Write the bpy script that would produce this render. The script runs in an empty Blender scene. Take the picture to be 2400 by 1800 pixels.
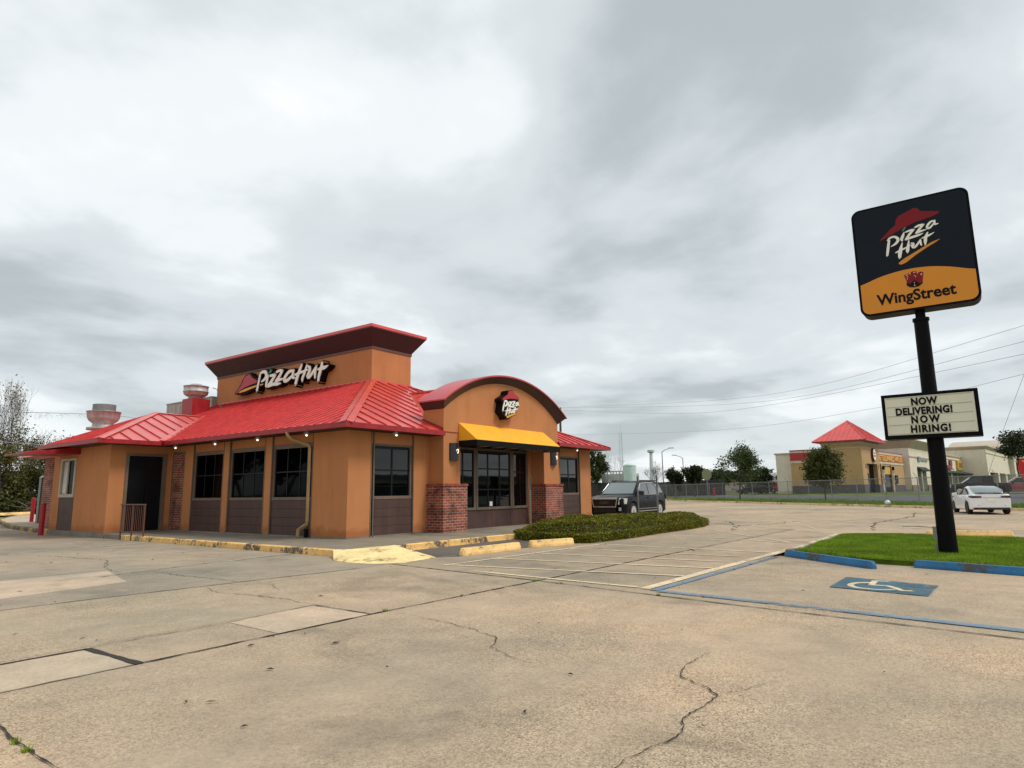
import bpy, bmesh, math, random
import numpy as np
from mathutils import Vector, Matrix
R=math.radians
scene=bpy.context.scene
# ---------------------------------------------------------------- camera
CAM=(-12.2159,-14.6651,1.40)
cd=bpy.data.cameras.new('camera'); cam=bpy.data.objects.new('camera',cd); scene.collection.objects.link(cam)
cd.sensor_width=36; cd.lens=1521.3/2400*36; cd.clip_start=0.1; cd.clip_end=3000
def _cam():
    p,r,y=0.164255,-0.0130094,0.628877
    cp,sp,cr,sr=math.cos(p),math.sin(p),math.cos(r),math.sin(r)
    X=Vector((math.sin(y),math.cos(y),0));Y=Vector((-math.cos(y),math.sin(y),0))
    def L(v): return Vector((X.dot(v),Y.dot(v),v.z))
    fw=Vector((0,cp,sp));u=Vector((0,-sp,cp));ri=Vector((1,0,0))
    RI=L(cr*ri+sr*u);U=L(-sr*ri+cr*u);F=L(fw)
    m=Matrix(((RI.x,U.x,-F.x,CAM[0]),(RI.y,U.y,-F.y,CAM[1]),(RI.z,U.z,-F.z,CAM[2]),(0,0,0,1)))
    cam.matrix_world=m
_cam(); scene.camera=cam
# ---------------------------------------------------------------- world: overcast clouds over a Nishita sky
SUN_EL=R(52); SUN_AZ=Vector((0.35,-1.0))      # towards the sun, in plan
world=bpy.data.worlds.new('World'); scene.world=world; world.use_nodes=True
def _world():
    nt=world.node_tree; N=nt.nodes; Lk=nt.links; N.clear()
    out=N.new('ShaderNodeOutputWorld'); bg=N.new('ShaderNodeBackground'); bg.inputs[1].default_value=0.1
    sky=N.new('ShaderNodeTexSky'); sky.sky_type='NISHITA'; sky.sun_disc=False; sky.sun_elevation=SUN_EL
    sky.sun_rotation=math.atan2(SUN_AZ.x,SUN_AZ.y)
    tc=N.new('ShaderNodeTexCoord'); sep=N.new('ShaderNodeSeparateXYZ'); Lk.new(tc.outputs['Generated'],sep.inputs[0])
    def M(op,a,b=None,c=None,clamp=False):
        n=N.new('ShaderNodeMath'); n.operation=op; n.use_clamp=clamp
        for i,v in enumerate((a,b,c)):
            if v is None: continue
            if isinstance(v,(int,float)): n.inputs[i].default_value=v
            else: Lk.new(v,n.inputs[i])
        return n.outputs[0]
    z=M('ADD',M('MAXIMUM',sep.outputs[2],0.0),0.16)
    cx=M('DIVIDE',sep.outputs[0],z); cy=M('DIVIDE',sep.outputs[1],z)
    com=N.new('ShaderNodeCombineXYZ'); Lk.new(cx,com.inputs[0]); Lk.new(cy,com.inputs[1])
    com.inputs[2].default_value=CLOUD_SEED
    def noise(scale,detail,rough,dist=0.0,vec=com.outputs[0]):
        n=N.new('ShaderNodeTexNoise'); n.inputs['Scale'].default_value=scale; n.inputs['Detail'].default_value=detail
        n.inputs['Roughness'].default_value=rough; n.inputs['Distortion'].default_value=dist
        Lk.new(vec,n.inputs['Vector']); return n.outputs[0]
    a=noise(0.85,8,0.50,0.25); b=noise(2.6,7,0.55,0.2)
    v=M('ADD',M('MULTIPLY',a,0.82),M('MULTIPLY',b,0.18))
    nv=tc.outputs['Generated']
    def blob(d,c0,c1,amt,v):       # a broad cloud bank seen in direction d
        dp=N.new('ShaderNodeVectorMath'); dp.operation='DOT_PRODUCT'; Lk.new(nv,dp.inputs[0]); dp.inputs[1].default_value=d
        mr=N.new('ShaderNodeMapRange'); mr.interpolation_type='SMOOTHERSTEP'; Lk.new(dp.outputs['Value'],mr.inputs[0])
        mr.inputs[1].default_value=c0; mr.inputs[2].default_value=c1; mr.inputs[3].default_value=0; mr.inputs[4].default_value=amt
        return M('ADD',v,mr.outputs[0])
    for d,c0,c1,amt in BANKS: v=blob(d,c0,c1,amt,v)
    ramp=N.new('ShaderNodeValToRGB'); Lk.new(v,ramp.inputs[0]); cr=ramp.color_ramp; cr.interpolation='EASE'
    cr.elements[0].position=CLOUD_RAMP[0][0]; cr.elements[0].color=(*CLOUD_RAMP[0][1],1)
    cr.elements[1].position=CLOUD_RAMP[-1][0]; cr.elements[1].color=(*CLOUD_RAMP[-1][1],1)
    for p,c in CLOUD_RAMP[1:-1]:
        e=cr.elements.new(p); e.color=(*c,1)
    mul=N.new('ShaderNodeVectorMath'); mul.operation='SCALE'; Lk.new(ramp.outputs[0],mul.inputs[0]); mul.inputs[3].default_value=CLOUD_GAIN
    mix=N.new('ShaderNodeMixRGB'); mix.inputs[0].default_value=0.93; Lk.new(sky.outputs[0],mix.inputs[1]); Lk.new(mul.outputs[0],mix.inputs[2])
    Lk.new(mix.outputs[0],bg.inputs[0]); Lk.new(bg.outputs[0],out.inputs[0])
CLOUD_SEED=31.5; CLOUD_GAIN=9.9
CLOUD_RAMP=[(0.345,(0.79,0.80,0.80)),(0.435,(0.675,0.705,0.715)),(0.525,(0.53,0.57,0.585)),(0.66,(0.36,0.40,0.41))]
BANKS=[((0.84,0.20,0.50),0.93,0.98,0.10),((0.38,0.80,0.47),0.90,0.99,0.085),((0.785,0.566,0.247),0.985,0.998,0.04),
       ((0.567,0.546,0.617),0.94,0.995,-0.05),((0.27,0.94,0.21),0.96,0.995,-0.03),((0.702,0.627,0.339),0.96,0.995,0.05),((0.892,0.269,0.364),0.975,0.998,-0.06),((0.92,0.34,0.20),0.97,0.998,0.05)]
_world()
sd=bpy.data.lights.new('sun','SUN'); sd.energy=1.5; sd.angle=R(18); sd.color=(1.0,0.96,0.90)
sun=bpy.data.objects.new('sun',sd); scene.collection.objects.link(sun)
_s=Vector((SUN_AZ.x,SUN_AZ.y,0)).normalized()*math.cos(SUN_EL)+Vector((0,0,math.sin(SUN_EL)))
sun.rotation_euler=_s.to_track_quat('Z','Y').to_euler()
vs=scene.view_settings; vs.view_transform='Standard'; vs.look='None'; vs.gamma=1; vs.use_curve_mapping=False; vs.exposure=0.50
scene.render.engine='CYCLES'
C=scene.collection
# ---------------------------------------------------------------- helpers
class MB:
    def __init__(s): s.v=[]; s.f=[]; s.m=[]
    def poly(s,pts,mi=0):
        n=len(s.v); s.v+= [tuple(p) for p in pts]; s.f.append(tuple(range(n,n+len(pts)))); s.m.append(mi); return s
    def box(s,a,b,mi=0):
        x0,x1=sorted((a[0],b[0])); y0,y1=sorted((a[1],b[1])); z0,z1=sorted((a[2],b[2])); n=len(s.v)
        s.v+=[(x0,y0,z0),(x1,y0,z0),(x1,y1,z0),(x0,y1,z0),(x0,y0,z1),(x1,y0,z1),(x1,y1,z1),(x0,y1,z1)]
        for f in ((0,3,2,1),(4,5,6,7),(0,1,5,4),(1,2,6,5),(2,3,7,6),(3,0,4,7)): s.f.append(tuple(i+n for i in f)); s.m.append(mi)
        return s
    def prism(s,pts,vec,mi=0,mcap=None):
        n=len(s.v); k=len(pts); v=Vector(vec)
        s.v+=[tuple(p) for p in pts]+[tuple(Vector(p)+v) for p in pts]
        s.f.append(tuple(range(n,n+k))); s.m.append(mi); s.f.append(tuple(range(n+2*k-1,n+k-1,-1))); s.m.append(mi if mcap is None else mcap)
        for i in range(k):
            j=(i+1)%k; s.f.append((n+i,n+j,n+k+j,n+k+i)); s.m.append(mi)
        return s
    def tube(s,path,rad,n=8,mi=0,cap=True):
        path=[Vector(p) for p in path]; r=rad if isinstance(rad,(list,tuple)) else [rad]*len(path); base=len(s.v)
        up=None
        for i,p in enumerate(path):
            t=(path[min(i+1,len(path)-1)]-path[max(i-1,0)]).normalized()
            if up is None: up=Vector((0,0,1)) if abs(t.z)<.9 else Vector((1,0,0))
            a=t.cross(up); 
            if a.length<1e-6: a=t.orthogonal()
            a.normalize(); b=a.cross(t).normalized(); up=b
            for k in range(n):
                an=2*math.pi*k/n; s.v.append(tuple(p+(a*math.cos(an)+b*math.sin(an))*r[i]))
        for i in range(len(path)-1):
            for k in range(n):
                k2=(k+1)%n; s.f.append((base+i*n+k,base+i*n+k2,base+(i+1)*n+k2,base+(i+1)*n+k)); s.m.append(mi)
        if cap:
            s.f.append(tuple(base+k for k in range(n))[::-1]); s.m.append(mi)
            s.f.append(tuple(base+(len(path)-1)*n+k for k in range(n))); s.m.append(mi)
        return s
    def lathe(s,prof,c,n=24,axis='z',mi=0):
        base=len(s.v)
        for r,h in prof:
            for k in range(n):
                a=2*math.pi*k/n; x,y=r*math.cos(a),r*math.sin(a)
                s.v.append((c[0]+x,c[1]+y,c[2]+h) if axis=='z' else (c[0]+x,c[1]+h,c[2]+y))
        for i in range(len(prof)-1):
            for k in range(n):
                k2=(k+1)%n; s.f.append((base+i*n+k,base+i*n+k2,base+(i+1)*n+k2,base+(i+1)*n+k)); s.m.append(mi)
        for i in (0,len(prof)-1):
            if prof[i][0]>1e-4: s.f.append(tuple(base+i*n+k for k in range(n))); s.m.append(mi)
        return s
    def sweep(s,path,prof,closed=False,mi=0,caps=True):
        # sweep profile [(out,z)] along a plan path; out is to the right of travel
        P=[Vector((p[0],p[1])) for p in path]; n=len(P); k=len(prof); base=len(s.v)
        for i,p in enumerate(P):
            if closed: a=(p-P[i-1]).normalized(); b=(P[(i+1)%n]-p).normalized()
            else:
                a=(p-P[i-1]).normalized() if i>0 else (P[1]-p).normalized(); b=(P[i+1]-p).normalized() if i<n-1 else a
            na=Vector((a.y,-a.x)); nb=Vector((b.y,-b.x)); m=(na+nb); m=m/(m.length_squared/2) if m.length>1e-6 else na
            z0=path[i][2] if len(path[i])>2 else 0
            for o,z in prof: s.v.append((p.x+m.x*o,p.y+m.y*o,z+z0))
        for i in range(n if closed else n-1):
            j=(i+1)%n
            for q in range(k):
                q2=(q+1)%k; s.f.append((base+i*k+q,base+i*k+q2,base+j*k+q2,base+j*k+q)); s.m.append(mi)
        if not closed and caps:
            s.f.append(tuple(base+q for q in range(k))[::-1]); s.m.append(mi); s.f.append(tuple(base+(n-1)*k+q for q in range(k))); s.m.append(mi)
        return s
    def add(s,o):
        n=len(s.v); s.v+=o.v; s.f+=[tuple(i+n for i in f) for f in o.f]; s.m+=o.m; return s
    def xf(s,M):
        s.v=[tuple(M@Vector(p)) for p in s.v]; return s
    def build(s,name,mats,parent=None,smooth=False,bevel=0,fix=True):
        me=bpy.data.meshes.new(name); me.from_pydata(s.v,[],s.f); 
        if not isinstance(mats,(list,tuple)): mats=[mats]
        for m in mats: me.materials.append(m)
        if len(mats)>1: me.polygons.foreach_set('material_index',s.m)
        if fix:
            bm=bmesh.new(); bm.from_mesh(me); bmesh.ops.recalc_face_normals(bm,faces=bm.faces); bm.to_mesh(me); bm.free()
        if smooth: me.polygons.foreach_set('use_smooth',[True]*len(me.polygons))
        me.update(); o=bpy.data.objects.new(name,me); C.objects.link(o)
        if parent is not None:
            o.parent=parent
            if not parent.get('_local'): o.matrix_parent_inverse=Matrix.Translation(-Vector(parent.location))
        if bevel:
            b=o.modifiers.new('bevel','BEVEL'); b.width=bevel; b.segments=2; b.limit_method='ANGLE'; b.angle_limit=R(40)
        return o
def tag(o,label=None,cat=None,group=None,kind=None):
    if label: o['label']=label
    if cat: o['category']=cat
    if group: o['group']=group
    if kind: o['kind']=kind
    return o
def thing(name,label,cat,loc=(0,0,0),rz=0,group=None,local=False):
    o=bpy.data.objects.new(name,None); C.objects.link(o); o.location=loc; o.rotation_euler=(0,0,rz); o.empty_display_size=.3
    if local: o['_local']=1
    return tag(o,label,cat,group)
def copy_tree(o,parent=None,top=True):
    c=o.copy(); C.objects.link(c)
    if parent is not None: c.parent=parent
    for ch in list(o.children): copy_tree(ch,c,False)
    return c
def struct(name,mb,m,**k): return tag(mb.build(name,m,**k),kind='structure')
# ---------------------------------------------------------------- materials
def _new(name):
    m=bpy.data.materials.new(name); m.use_nodes=True; nt=m.node_tree; b=nt.nodes['Principled BSDF']; return m,nt,b
def _n(nt,t,**k):
    n=nt.nodes.new(t)
    for a,v in k.items():
        if a in n.inputs.keys(): n.inputs[a].default_value=v
        else: setattr(n,a,v)
    return n
def _noise(nt,vec,scale,detail=4,rough=.55,dist=0):
    n=nt.nodes.new('ShaderNodeTexNoise'); n.inputs['Scale'].default_value=scale; n.inputs['Detail'].default_value=detail
    n.inputs['Roughness'].default_value=rough; n.inputs['Distortion'].default_value=dist; nt.links.new(vec,n.inputs['Vector']); return n.outputs[0]
def _ramp(nt,fac,stops):
    r=nt.nodes.new('ShaderNodeValToRGB'); nt.links.new(fac,r.inputs[0]); cr=r.color_ramp
    cr.elements[0].position=stops[0][0]; cr.elements[1].position=stops[-1][0]
    def c4(c): return (*c,1) if len(c)==3 else c
    cr.elements[0].color=c4(stops[0][1]); cr.elements[1].color=c4(stops[-1][1])
    for p,c in stops[1:-1]: cr.elements.new(p).color=c4(c)
    return r.outputs[0]
def _g(v): return (v,v,v)
def _mix(nt,fac,a,b,mode='MIX'):
    m=nt.nodes.new('ShaderNodeMixRGB'); m.blend_type=mode
    for i,v in ((0,fac),(1,a),(2,b)):
        if isinstance(v,(int,float)): m.inputs[i].default_value=v
        elif isinstance(v,tuple): m.inputs[i].default_value=(*v,1) if len(v)==3 else v
        else: nt.links.new(v,m.inputs[i])
    return m.outputs[0]
def _bump(nt,b,h,strength,dist=.01):
    n=nt.nodes.new('ShaderNodeBump'); n.inputs['Strength'].default_value=strength; n.inputs['Distance'].default_value=dist
    nt.links.new(h,n.inputs['Height']); nt.links.new(n.outputs[0],b.inputs['Normal'])
def _coord(nt,scale=None):
    tc=nt.nodes.new('ShaderNodeTexCoord')
    if scale is None: return tc.outputs['Object']
    mp=nt.nodes.new('ShaderNodeMapping'); mp.inputs['Scale'].default_value=scale; nt.links.new(tc.outputs['Object'],mp.inputs[0]); return mp.outputs[0]
def plain(name,col,rough=.5,metal=0,var=.12,scale=3,bump=0,bscale=60,spec=.5,coat=0,emit=None,es=0,streak=0):
    m,nt,b=_new(name); b.inputs['Roughness'].default_value=rough; b.inputs['Metallic'].default_value=metal
    b.inputs['Specular IOR Level'].default_value=spec; b.inputs['Coat Weight'].default_value=coat; b.inputs['Coat Roughness'].default_value=.08
    co=_coord(nt); n=_noise(nt,co,scale,6,.6)
    c=_mix(nt,1.0,tuple(col),_ramp(nt,n,[(.3,_g(1-var)),(.7,_g(1+var))]),'MULTIPLY')
    if streak:
        s=_noise(nt,_coord(nt,(7,7,.5)),1.0,5,.6); c=_mix(nt,1.0,c,_ramp(nt,s,[(.38,_g(1-streak)),(.56,_g(1.0))]),'MULTIPLY')
    nt.links.new(c,b.inputs['Base Color'])
    if var>0:
        rr=_ramp(nt,n,[(.3,_g(max(0,rough-.08))),(.7,_g(min(1,rough+.08)))]); nt.links.new(rr,b.inputs['Roughness'])
    if bump: _bump(nt,b,_noise(nt,co,bscale,4,.6),bump)
    if emit: b.inputs['Emission Color'].default_value=(*emit,1); b.inputs['Emission Strength'].default_value=es
    return m
def m_glass(name,col=(.006,.008,.010),rough=.03,spec=.5):
    m,nt,b=_new(name); b.inputs['Base Color'].default_value=(*col,1); b.inputs['Roughness'].default_value=rough; b.inputs['Specular IOR Level'].default_value=spec
    _bump(nt,b,_noise(nt,_coord(nt),1.3,2,.5),.04,.02); return m
def m_stucco(name,col):
    m,nt,b=_new(name); b.inputs['Roughness'].default_value=.85; b.inputs['Specular IOR Level'].default_value=.25; co=_coord(nt)
    c=_mix(nt,1,tuple(col),_ramp(nt,_noise(nt,co,.9,6,.65),[(.3,_g(.90)),(.72,_g(1.08))]),'MULTIPLY')
    c=_mix(nt,1,c,_ramp(nt,_noise(nt,_coord(nt,(3.2,3.2,.28)),1.0,6,.62),[(.32,(.90,.87,.84)),(.47,_g(1.0))]),'MULTIPLY')
    # splash dirt near the base of the wall
    tc=nt.nodes.new('ShaderNodeTexCoord'); sp=nt.nodes.new('ShaderNodeSeparateXYZ'); nt.links.new(tc.outputs['Object'],sp.inputs[0])
    add=nt.nodes.new('ShaderNodeMath'); add.operation='MULTIPLY_ADD'; nt.links.new(_noise(nt,co,3,5,.6),add.inputs[0]); add.inputs[1].default_value=-.6; nt.links.new(sp.outputs[2],add.inputs[2])
    c=_mix(nt,1,c,_ramp(nt,add.outputs[0],[(.0,(.78,.70,.62)),(.16,_g(1.0))]),'MULTIPLY')
    nt.links.new(c,b.inputs['Base Color']); _bump(nt,b,_noise(nt,co,140,3,.7),.25,.004); return m
def m_brick(name):
    m,nt,b=_new(name); b.inputs['Roughness'].default_value=.85
    tc=nt.nodes.new('ShaderNodeTexCoord'); sp=nt.nodes.new('ShaderNodeSeparateXYZ'); nt.links.new(tc.outputs['Object'],sp.inputs[0])
    a=nt.nodes.new('ShaderNodeMath'); a.operation='ADD'; nt.links.new(sp.outputs[0],a.inputs[0]); nt.links.new(sp.outputs[1],a.inputs[1])
    cb=nt.nodes.new('ShaderNodeCombineXYZ'); nt.links.new(a.outputs[0],cb.inputs[0]); nt.links.new(sp.outputs[2],cb.inputs[1])
    br=nt.nodes.new('ShaderNodeTexBrick'); nt.links.new(cb.outputs[0],br.inputs['Vector']); br.inputs['Scale'].default_value=1
    br.inputs['Brick Width'].default_value=.235; br.inputs['Row Height'].default_value=.085; br.inputs['Mortar Size'].default_value=.007; br.inputs['Mortar Smooth'].default_value=.1
    br.inputs['Bias'].default_value=-.1; br.inputs['Color1'].default_value=(.36,.080,.042,1); br.inputs['Color2'].default_value=(.14,.034,.024,1); br.inputs['Mortar'].default_value=(.40,.33,.26,1)
    n=_noise(nt,cb.outputs[0],1.6,5,.65); c=_mix(nt,1,br.outputs[0],_ramp(nt,n,[(.36,_g(.42)),(.56,_g(1.1))]),'MULTIPLY')
    n2=_noise(nt,_coord(nt,(1,1,1)),30,3,.6); c=_mix(nt,1,c,_ramp(nt,n2,[(.3,_g(.8)),(.7,_g(1.15))]),'MULTIPLY')
    nt.links.new(c,b.inputs['Base Color']); _bump(nt,b,br.outputs['Fac'],-.6,.008); return m
def m_concrete(name,base=(.425,.332,.236),agg=1.0,tint=None,big=.35):
    m,nt,b=_new(name); b.inputs['Roughness'].default_value=.88; b.inputs['Specular IOR Level'].default_value=.3; co=_coord(nt)
    n1=_noise(nt,co,.22,6,.62,.3); c=_mix(nt,1,tuple(base),_ramp(nt,n1,[(.30,(.62,.67,.70)),(.44,(.90,.92,.91)),(.56,(1.06,1.03,1.0)),(.70,(1.26,1.18,1.08))]),'MULTIPLY')
    n2=_noise(nt,co,1.7,6,.7); c=_mix(nt,1,c,_ramp(nt,n2,[(.3,_g(.84)),(.7,_g(1.13))]),'MULTIPLY')
    # exposed aggregate
    vo=nt.nodes.new('ShaderNodeTexVoronoi'); vo.inputs['Scale'].default_value=105; nt.links.new(co,vo.inputs['Vector'])
    sp=nt.nodes.new('ShaderNodeSeparateXYZ'); nt.links.new(vo.outputs['Color'],sp.inputs[0])
    ag=_ramp(nt,sp.outputs[0],[(.0,(.42,.36,.30)),(.22,(.80,.76,.72)),(.6,(1.04,1.03,1.02)),(.9,(1.42,1.38,1.30))])
    msk=_ramp(nt,_noise(nt,co,.5,5,.6),[(.36,_g(.12*agg)),(.64,_g(.98*agg))])
    c=_mix(nt,msk,c,_mix(nt,1,c,ag,'MULTIPLY'))
    c=_mix(nt,1,c,_ramp(nt,_noise(nt,co,24,4,.75),[(.28,_g(.78)),(.5,_g(1.0)),(.74,_g(1.13))]),'MULTIPLY')
    # dark oily stains
    st=_ramp(nt,_noise(nt,_coord(nt,(.8,.45,1)),.8,6,.65,.6),[(.56,_g(1)),(.64,_g(.82)),(.76,_g(.60))]); c=_mix(nt,1,c,st,'MULTIPLY')
    if tint: c=_mix(nt,1,c,tint,'MULTIPLY')
    nt.links.new(c,b.inputs['Base Color'])
    h=_mix(nt,.5,vo.outputs['Distance'],_noise(nt,co,90,4,.7)); _bump(nt,b,h,.35,.006); return m
def m_paint(name,col,wear=.5,lo=.42,hi=.56,scale=9,dirt=(.16,.13,.10)):
    # worn road / kerb paint: bare dirty concrete shows through the gaps
    m,nt,b=_new(name); b.inputs['Roughness'].default_value=.7; b.inputs['Specular IOR Level'].default_value=.3; co=_coord(nt)
    n=_noise(nt,co,scale,7,.72); n0=_noise(nt,co,1.1,4,.6); s=_mix(nt,.5,n,n0)
    c=_mix(nt,_ramp(nt,s,[(lo-.02,_g(1)),(lo+.03,_g(0))]),tuple(col),tuple(dirt))
    c=_mix(nt,1,c,_ramp(nt,_noise(nt,co,26,4,.7),[(.3,_g(.82)),(.7,_g(1.1))]),'MULTIPLY')
    c=_mix(nt,1,c,_ramp(nt,_noise(nt,co,2.3,5,.65),[(.35,_g(.78)),(.6,_g(1.05))]),'MULTIPLY')
    nt.links.new(c,b.inputs['Base Color']); _bump(nt,b,n,.3,.004); return m
def m_roadpaint(name,col,cut=.43,scale=7):
    m=m_paint(name,col,lo=0.2); nt=m.node_tree; b=nt.nodes['Principled BSDF']
    co=_coord(nt); s=_mix(nt,.42,_noise(nt,co,scale,8,.78),_noise(nt,co,.9,3,.6))
    nt.links.new(_ramp(nt,s,[(cut-.05,_g(0)),(cut+.05,_g(.93))]),b.inputs['Alpha']); return m
def m_leaf(name,c1,c2,rough=.6,trans=.25,scale=1.2):
    m,nt,b=_new(name); b.inputs['Roughness'].default_value=rough; b.inputs['Specular IOR Level'].default_value=.25
    oi=nt.nodes.new('ShaderNodeNewGeometry'); co=_coord(nt)
    c=_mix(nt,oi.outputs['Random Per Island'],tuple(c1),tuple(c2))
    c=_mix(nt,1,c,_ramp(nt,_noise(nt,co,scale,4,.6),[(.3,_g(.62)),(.7,_g(1.3))]),'MULTIPLY'); nt.links.new(c,b.inputs['Base Color'])
    tr=nt.nodes.new('ShaderNodeBsdfTranslucent'); nt.links.new(c,tr.inputs[0]); mx=nt.nodes.new('ShaderNodeMixShader'); mx.inputs[0].default_value=trans
    out=nt.nodes['Material Output']; nt.links.new(b.outputs[0],mx.inputs[1]); nt.links.new(tr.outputs[0],mx.inputs[2]); nt.links.new(mx.outputs[0],out.inputs[0]); return m
def m_roof(name,col):
    m,nt,b=_new(name); b.inputs['Roughness'].default_value=.33; b.inputs['Specular IOR Level'].default_value=.7; b.inputs['Coat Weight'].default_value=.35; b.inputs['Coat Roughness'].default_value=.22
    co=_coord(nt); c=_mix(nt,1,tuple(col),_ramp(nt,_noise(nt,co,.8,6,.65),[(.3,_g(.80)),(.7,_g(1.12))]),'MULTIPLY')
    c=_mix(nt,_ramp(nt,_noise(nt,co,4,6,.7),[(.55,_g(0)),(.75,_g(.22))]),c,(.46,.20,.16)); nt.links.new(c,b.inputs['Base Color'])
    r=_ramp(nt,_noise(nt,co,1.6,5,.6),[(.3,_g(.30)),(.7,_g(.50))]); nt.links.new(r,b.inputs['Roughness']); _bump(nt,b,_noise(nt,co,1.1,2,.5),.12,.03); return m
M={}
ORANGE=(.50,.205,.080)
M['stucco']=m_stucco('orange_stucco',ORANGE)
M['stucco_gold']=m_stucco('tan_stucco',(.50,.325,.155)); M['beige']=m_stucco('beige_stucco',(.74,.655,.52)); M['cream']=m_stucco('cream_stucco',(.62,.54,.38)); M['beige_trim']=m_stucco('taupe_stucco',(.52,.44,.34))
M['roof']=m_roof('red_metal_roof',(.66,.056,.040)); M['rib']=plain('dirty_shaded_roof_seam',(.50,.036,.034),.45,var=.25)  # ribs: seam dirt and rib shadow put into a darker red
M['gutter']=plain('red_gutter_paint',(.34,.010,.014),.4,var=.15,streak=.2)
M['maroon']=plain('maroon_board',(.036,.009,.011),.6,var=.2,streak=.15); M['brown_trim']=plain('brown_trim',(.115,.055,.042),.6,var=.15)
M['siding']=plain('brown_siding',(.080,.038,.030),.62,var=.18,scale=2,bump=.12,bscale=40,streak=.22); M['frame']=plain('taupe_frame',(.165,.115,.080),.6,var=.15,streak=.15)
M['alu']=plain('dark_aluminium',(.008,.008,.010),.5,var=.1,spec=.25); M['glass2']=m_glass('front_window_glass',(.001,.0015,.002),.02,.55); M['glass']=m_glass('dark_window_glass',(.001,.001,.0015),.03,.035); M['brick']=m_brick('red_brick')
M['concrete']=m_concrete('parking_concrete'); M['slab']=m_concrete('walkway_concrete',(.25,.215,.165),.35); M['patch']=m_concrete('patch_concrete',(.56,.43,.31),.35); M['patch2']=m_concrete('pale_patch_concrete',(.50,.405,.295),.3)
M['footing']=m_concrete('footing_concrete',(.23,.20,.165),.2)
M['yellow']=m_paint('yellow_kerb_paint',(.90,.56,.20),lo=.465); M['ramp']=m_paint('pale_yellow_ramp_paint',(.95,.74,.35),lo=.445,scale=4,dirt=(.42,.28,.12))
M['yellow2']=m_paint('pale_yellow_paint',(.92,.60,.24),lo=.415,dirt=(.20,.20,.19)); M['bluep']=m_paint('blue_wheel_stop_paint',(.035,.17,.35),lo=.455,scale=4,dirt=(.10,.10,.09))
M['line_y']=m_roadpaint('worn_yellow_line_paint',(.86,.68,.44),.43); M['line_b']=m_roadpaint('worn_blue_line_paint',(.19,.27,.35),.44); M['cutglow']=plain('cutout_glow',(.9,.8,.6),.3,var=0,emit=(1,.82,.55),es=1.3)
M['line_b2']=m_roadpaint('blue_panel_paint',(.065,.15,.195),.43)
M['line_w']=m_roadpaint('worn_white_line_paint',(.66,.58,.45),.47); M['line_c']=m_roadpaint('cream_symbol_paint',(.80,.64,.42),.33)
M['dark']=plain('joint_filler_recess_shade',(.03,.025,.02),.95,var=.3,scale=8); M['crack']=plain('crack_dirt',(.03,.026,.02),.95,var=.3,scale=8)
M['down']=plain('tan_downspout_paint',(.43,.27,.12),.5,var=.15,streak=.2); M['rail']=plain('brown_rail_paint',(.13,.048,.030),.5,var=.25,scale=9)
M['red_paint']=plain('red_bollard_paint',(.42,.008,.018),.45,var=.15,streak=.15); M['white_metal']=plain('white_metal',(.62,.62,.60),.45,var=.1,streak=.2)
M['steel']=plain('dull_steel',(.50,.48,.46),.58,metal=.35,var=.2,scale=2,streak=.25); M['grey']=plain('grey_metal',(.22,.22,.21),.5,metal=.3,var=.15); M['black']=plain('black_metal',(.0022,.0022,.003),.5,var=.2,spec=.10)
M['lampglow']=plain('lamp_glow',(.9,.85,.7),.3,var=0,emit=(1,.88,.66),es=1.7)
M['awn']=plain('yellow_awning_fabric',(.90,.41,.014),.7,var=.07,scale=2,bump=.1,bscale=200); M['awn_blk']=plain('black_awning_valance',(.006,.006,.006),.8,var=.2,spec=.15)
M['sgn_white']=plain('sign_white',(.86,.84,.73),.4,var=.06); M['sgn_red']=plain('sign_red',(.42,.012,.022),.4,var=.08); M['sgn_yel']=plain('sign_yellow',(.78,.36,.035),.4,var=.06); M['sgn_blk']=plain('sign_black',(.004,.004,.005),.5,var=.1,spec=.15); M['sgn_grn']=plain('sign_green',(.015,.20,.10),.4,var=.05)
M['face_navy']=plain('sign_face_navy',(.001,.005,.011),.45,var=.1,scale=1,spec=.2); M['face_org']=plain('sign_face_orange',(.66,.24,.006),.5,var=.06,scale=1); M['face_cream']=plain('letter_board_cream',(.68,.67,.52),.4,var=.06,scale=1.5)
M['face_red']=plain('sign_hat_red',(.20,.005,.010),.5,var=.08,spec=.25)
M['grass']=plain('turf_soil',(.085,.125,.014),.97,var=.4,scale=3,bump=.6,bscale=30,spec=.05); M['blade']=m_leaf('grass_blade',(.10,.23,.006),(.30,.38,.03),.6,.3,1.6)
M['fargrass']=plain('far_grass',(.105,.145,.030),.97,spec=.08,var=.55,scale=.6,bump=.4,bscale=6); M['asphalt']=plain('asphalt',(.085,.088,.09),.9,var=.2,scale=.5,bump=.2)
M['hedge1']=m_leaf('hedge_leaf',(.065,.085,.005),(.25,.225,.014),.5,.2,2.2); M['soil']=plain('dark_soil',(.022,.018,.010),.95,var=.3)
M['leaf_olive2']=m_leaf('olive_green_leaf',(.040,.055,.010),(.105,.105,.022),.55,.2,.6)
M['bark']=plain('bark',(.075,.058,.045),.9,var=.3,scale=6,bump=.5,bscale=20); M['twig']=plain('pale_twig',(.16,.13,.10),.9,var=.25)
M['leaf_olive']=m_leaf('olive_leaf',(.10,.115,.03),(.22,.19,.075),.6,.3,.5); M['leaf_dark']=m_leaf('dark_leaf',(.016,.028,.010),(.042,.060,.018),.5,.15,.6); M['leaf_mid']=m_leaf('mid_leaf',(.030,.058,.014),(.085,.100,.026),.5,.2,.6)
M['tyre']=plain('tyre_rubber',(.012,.012,.012),.8,var=.1); M['rim']=plain('alloy_rim',(.60,.60,.60),.3,metal=.6,var=.05); M['plastic']=plain('black_plastic',(.014,.014,.015),.6,var=.1)
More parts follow.
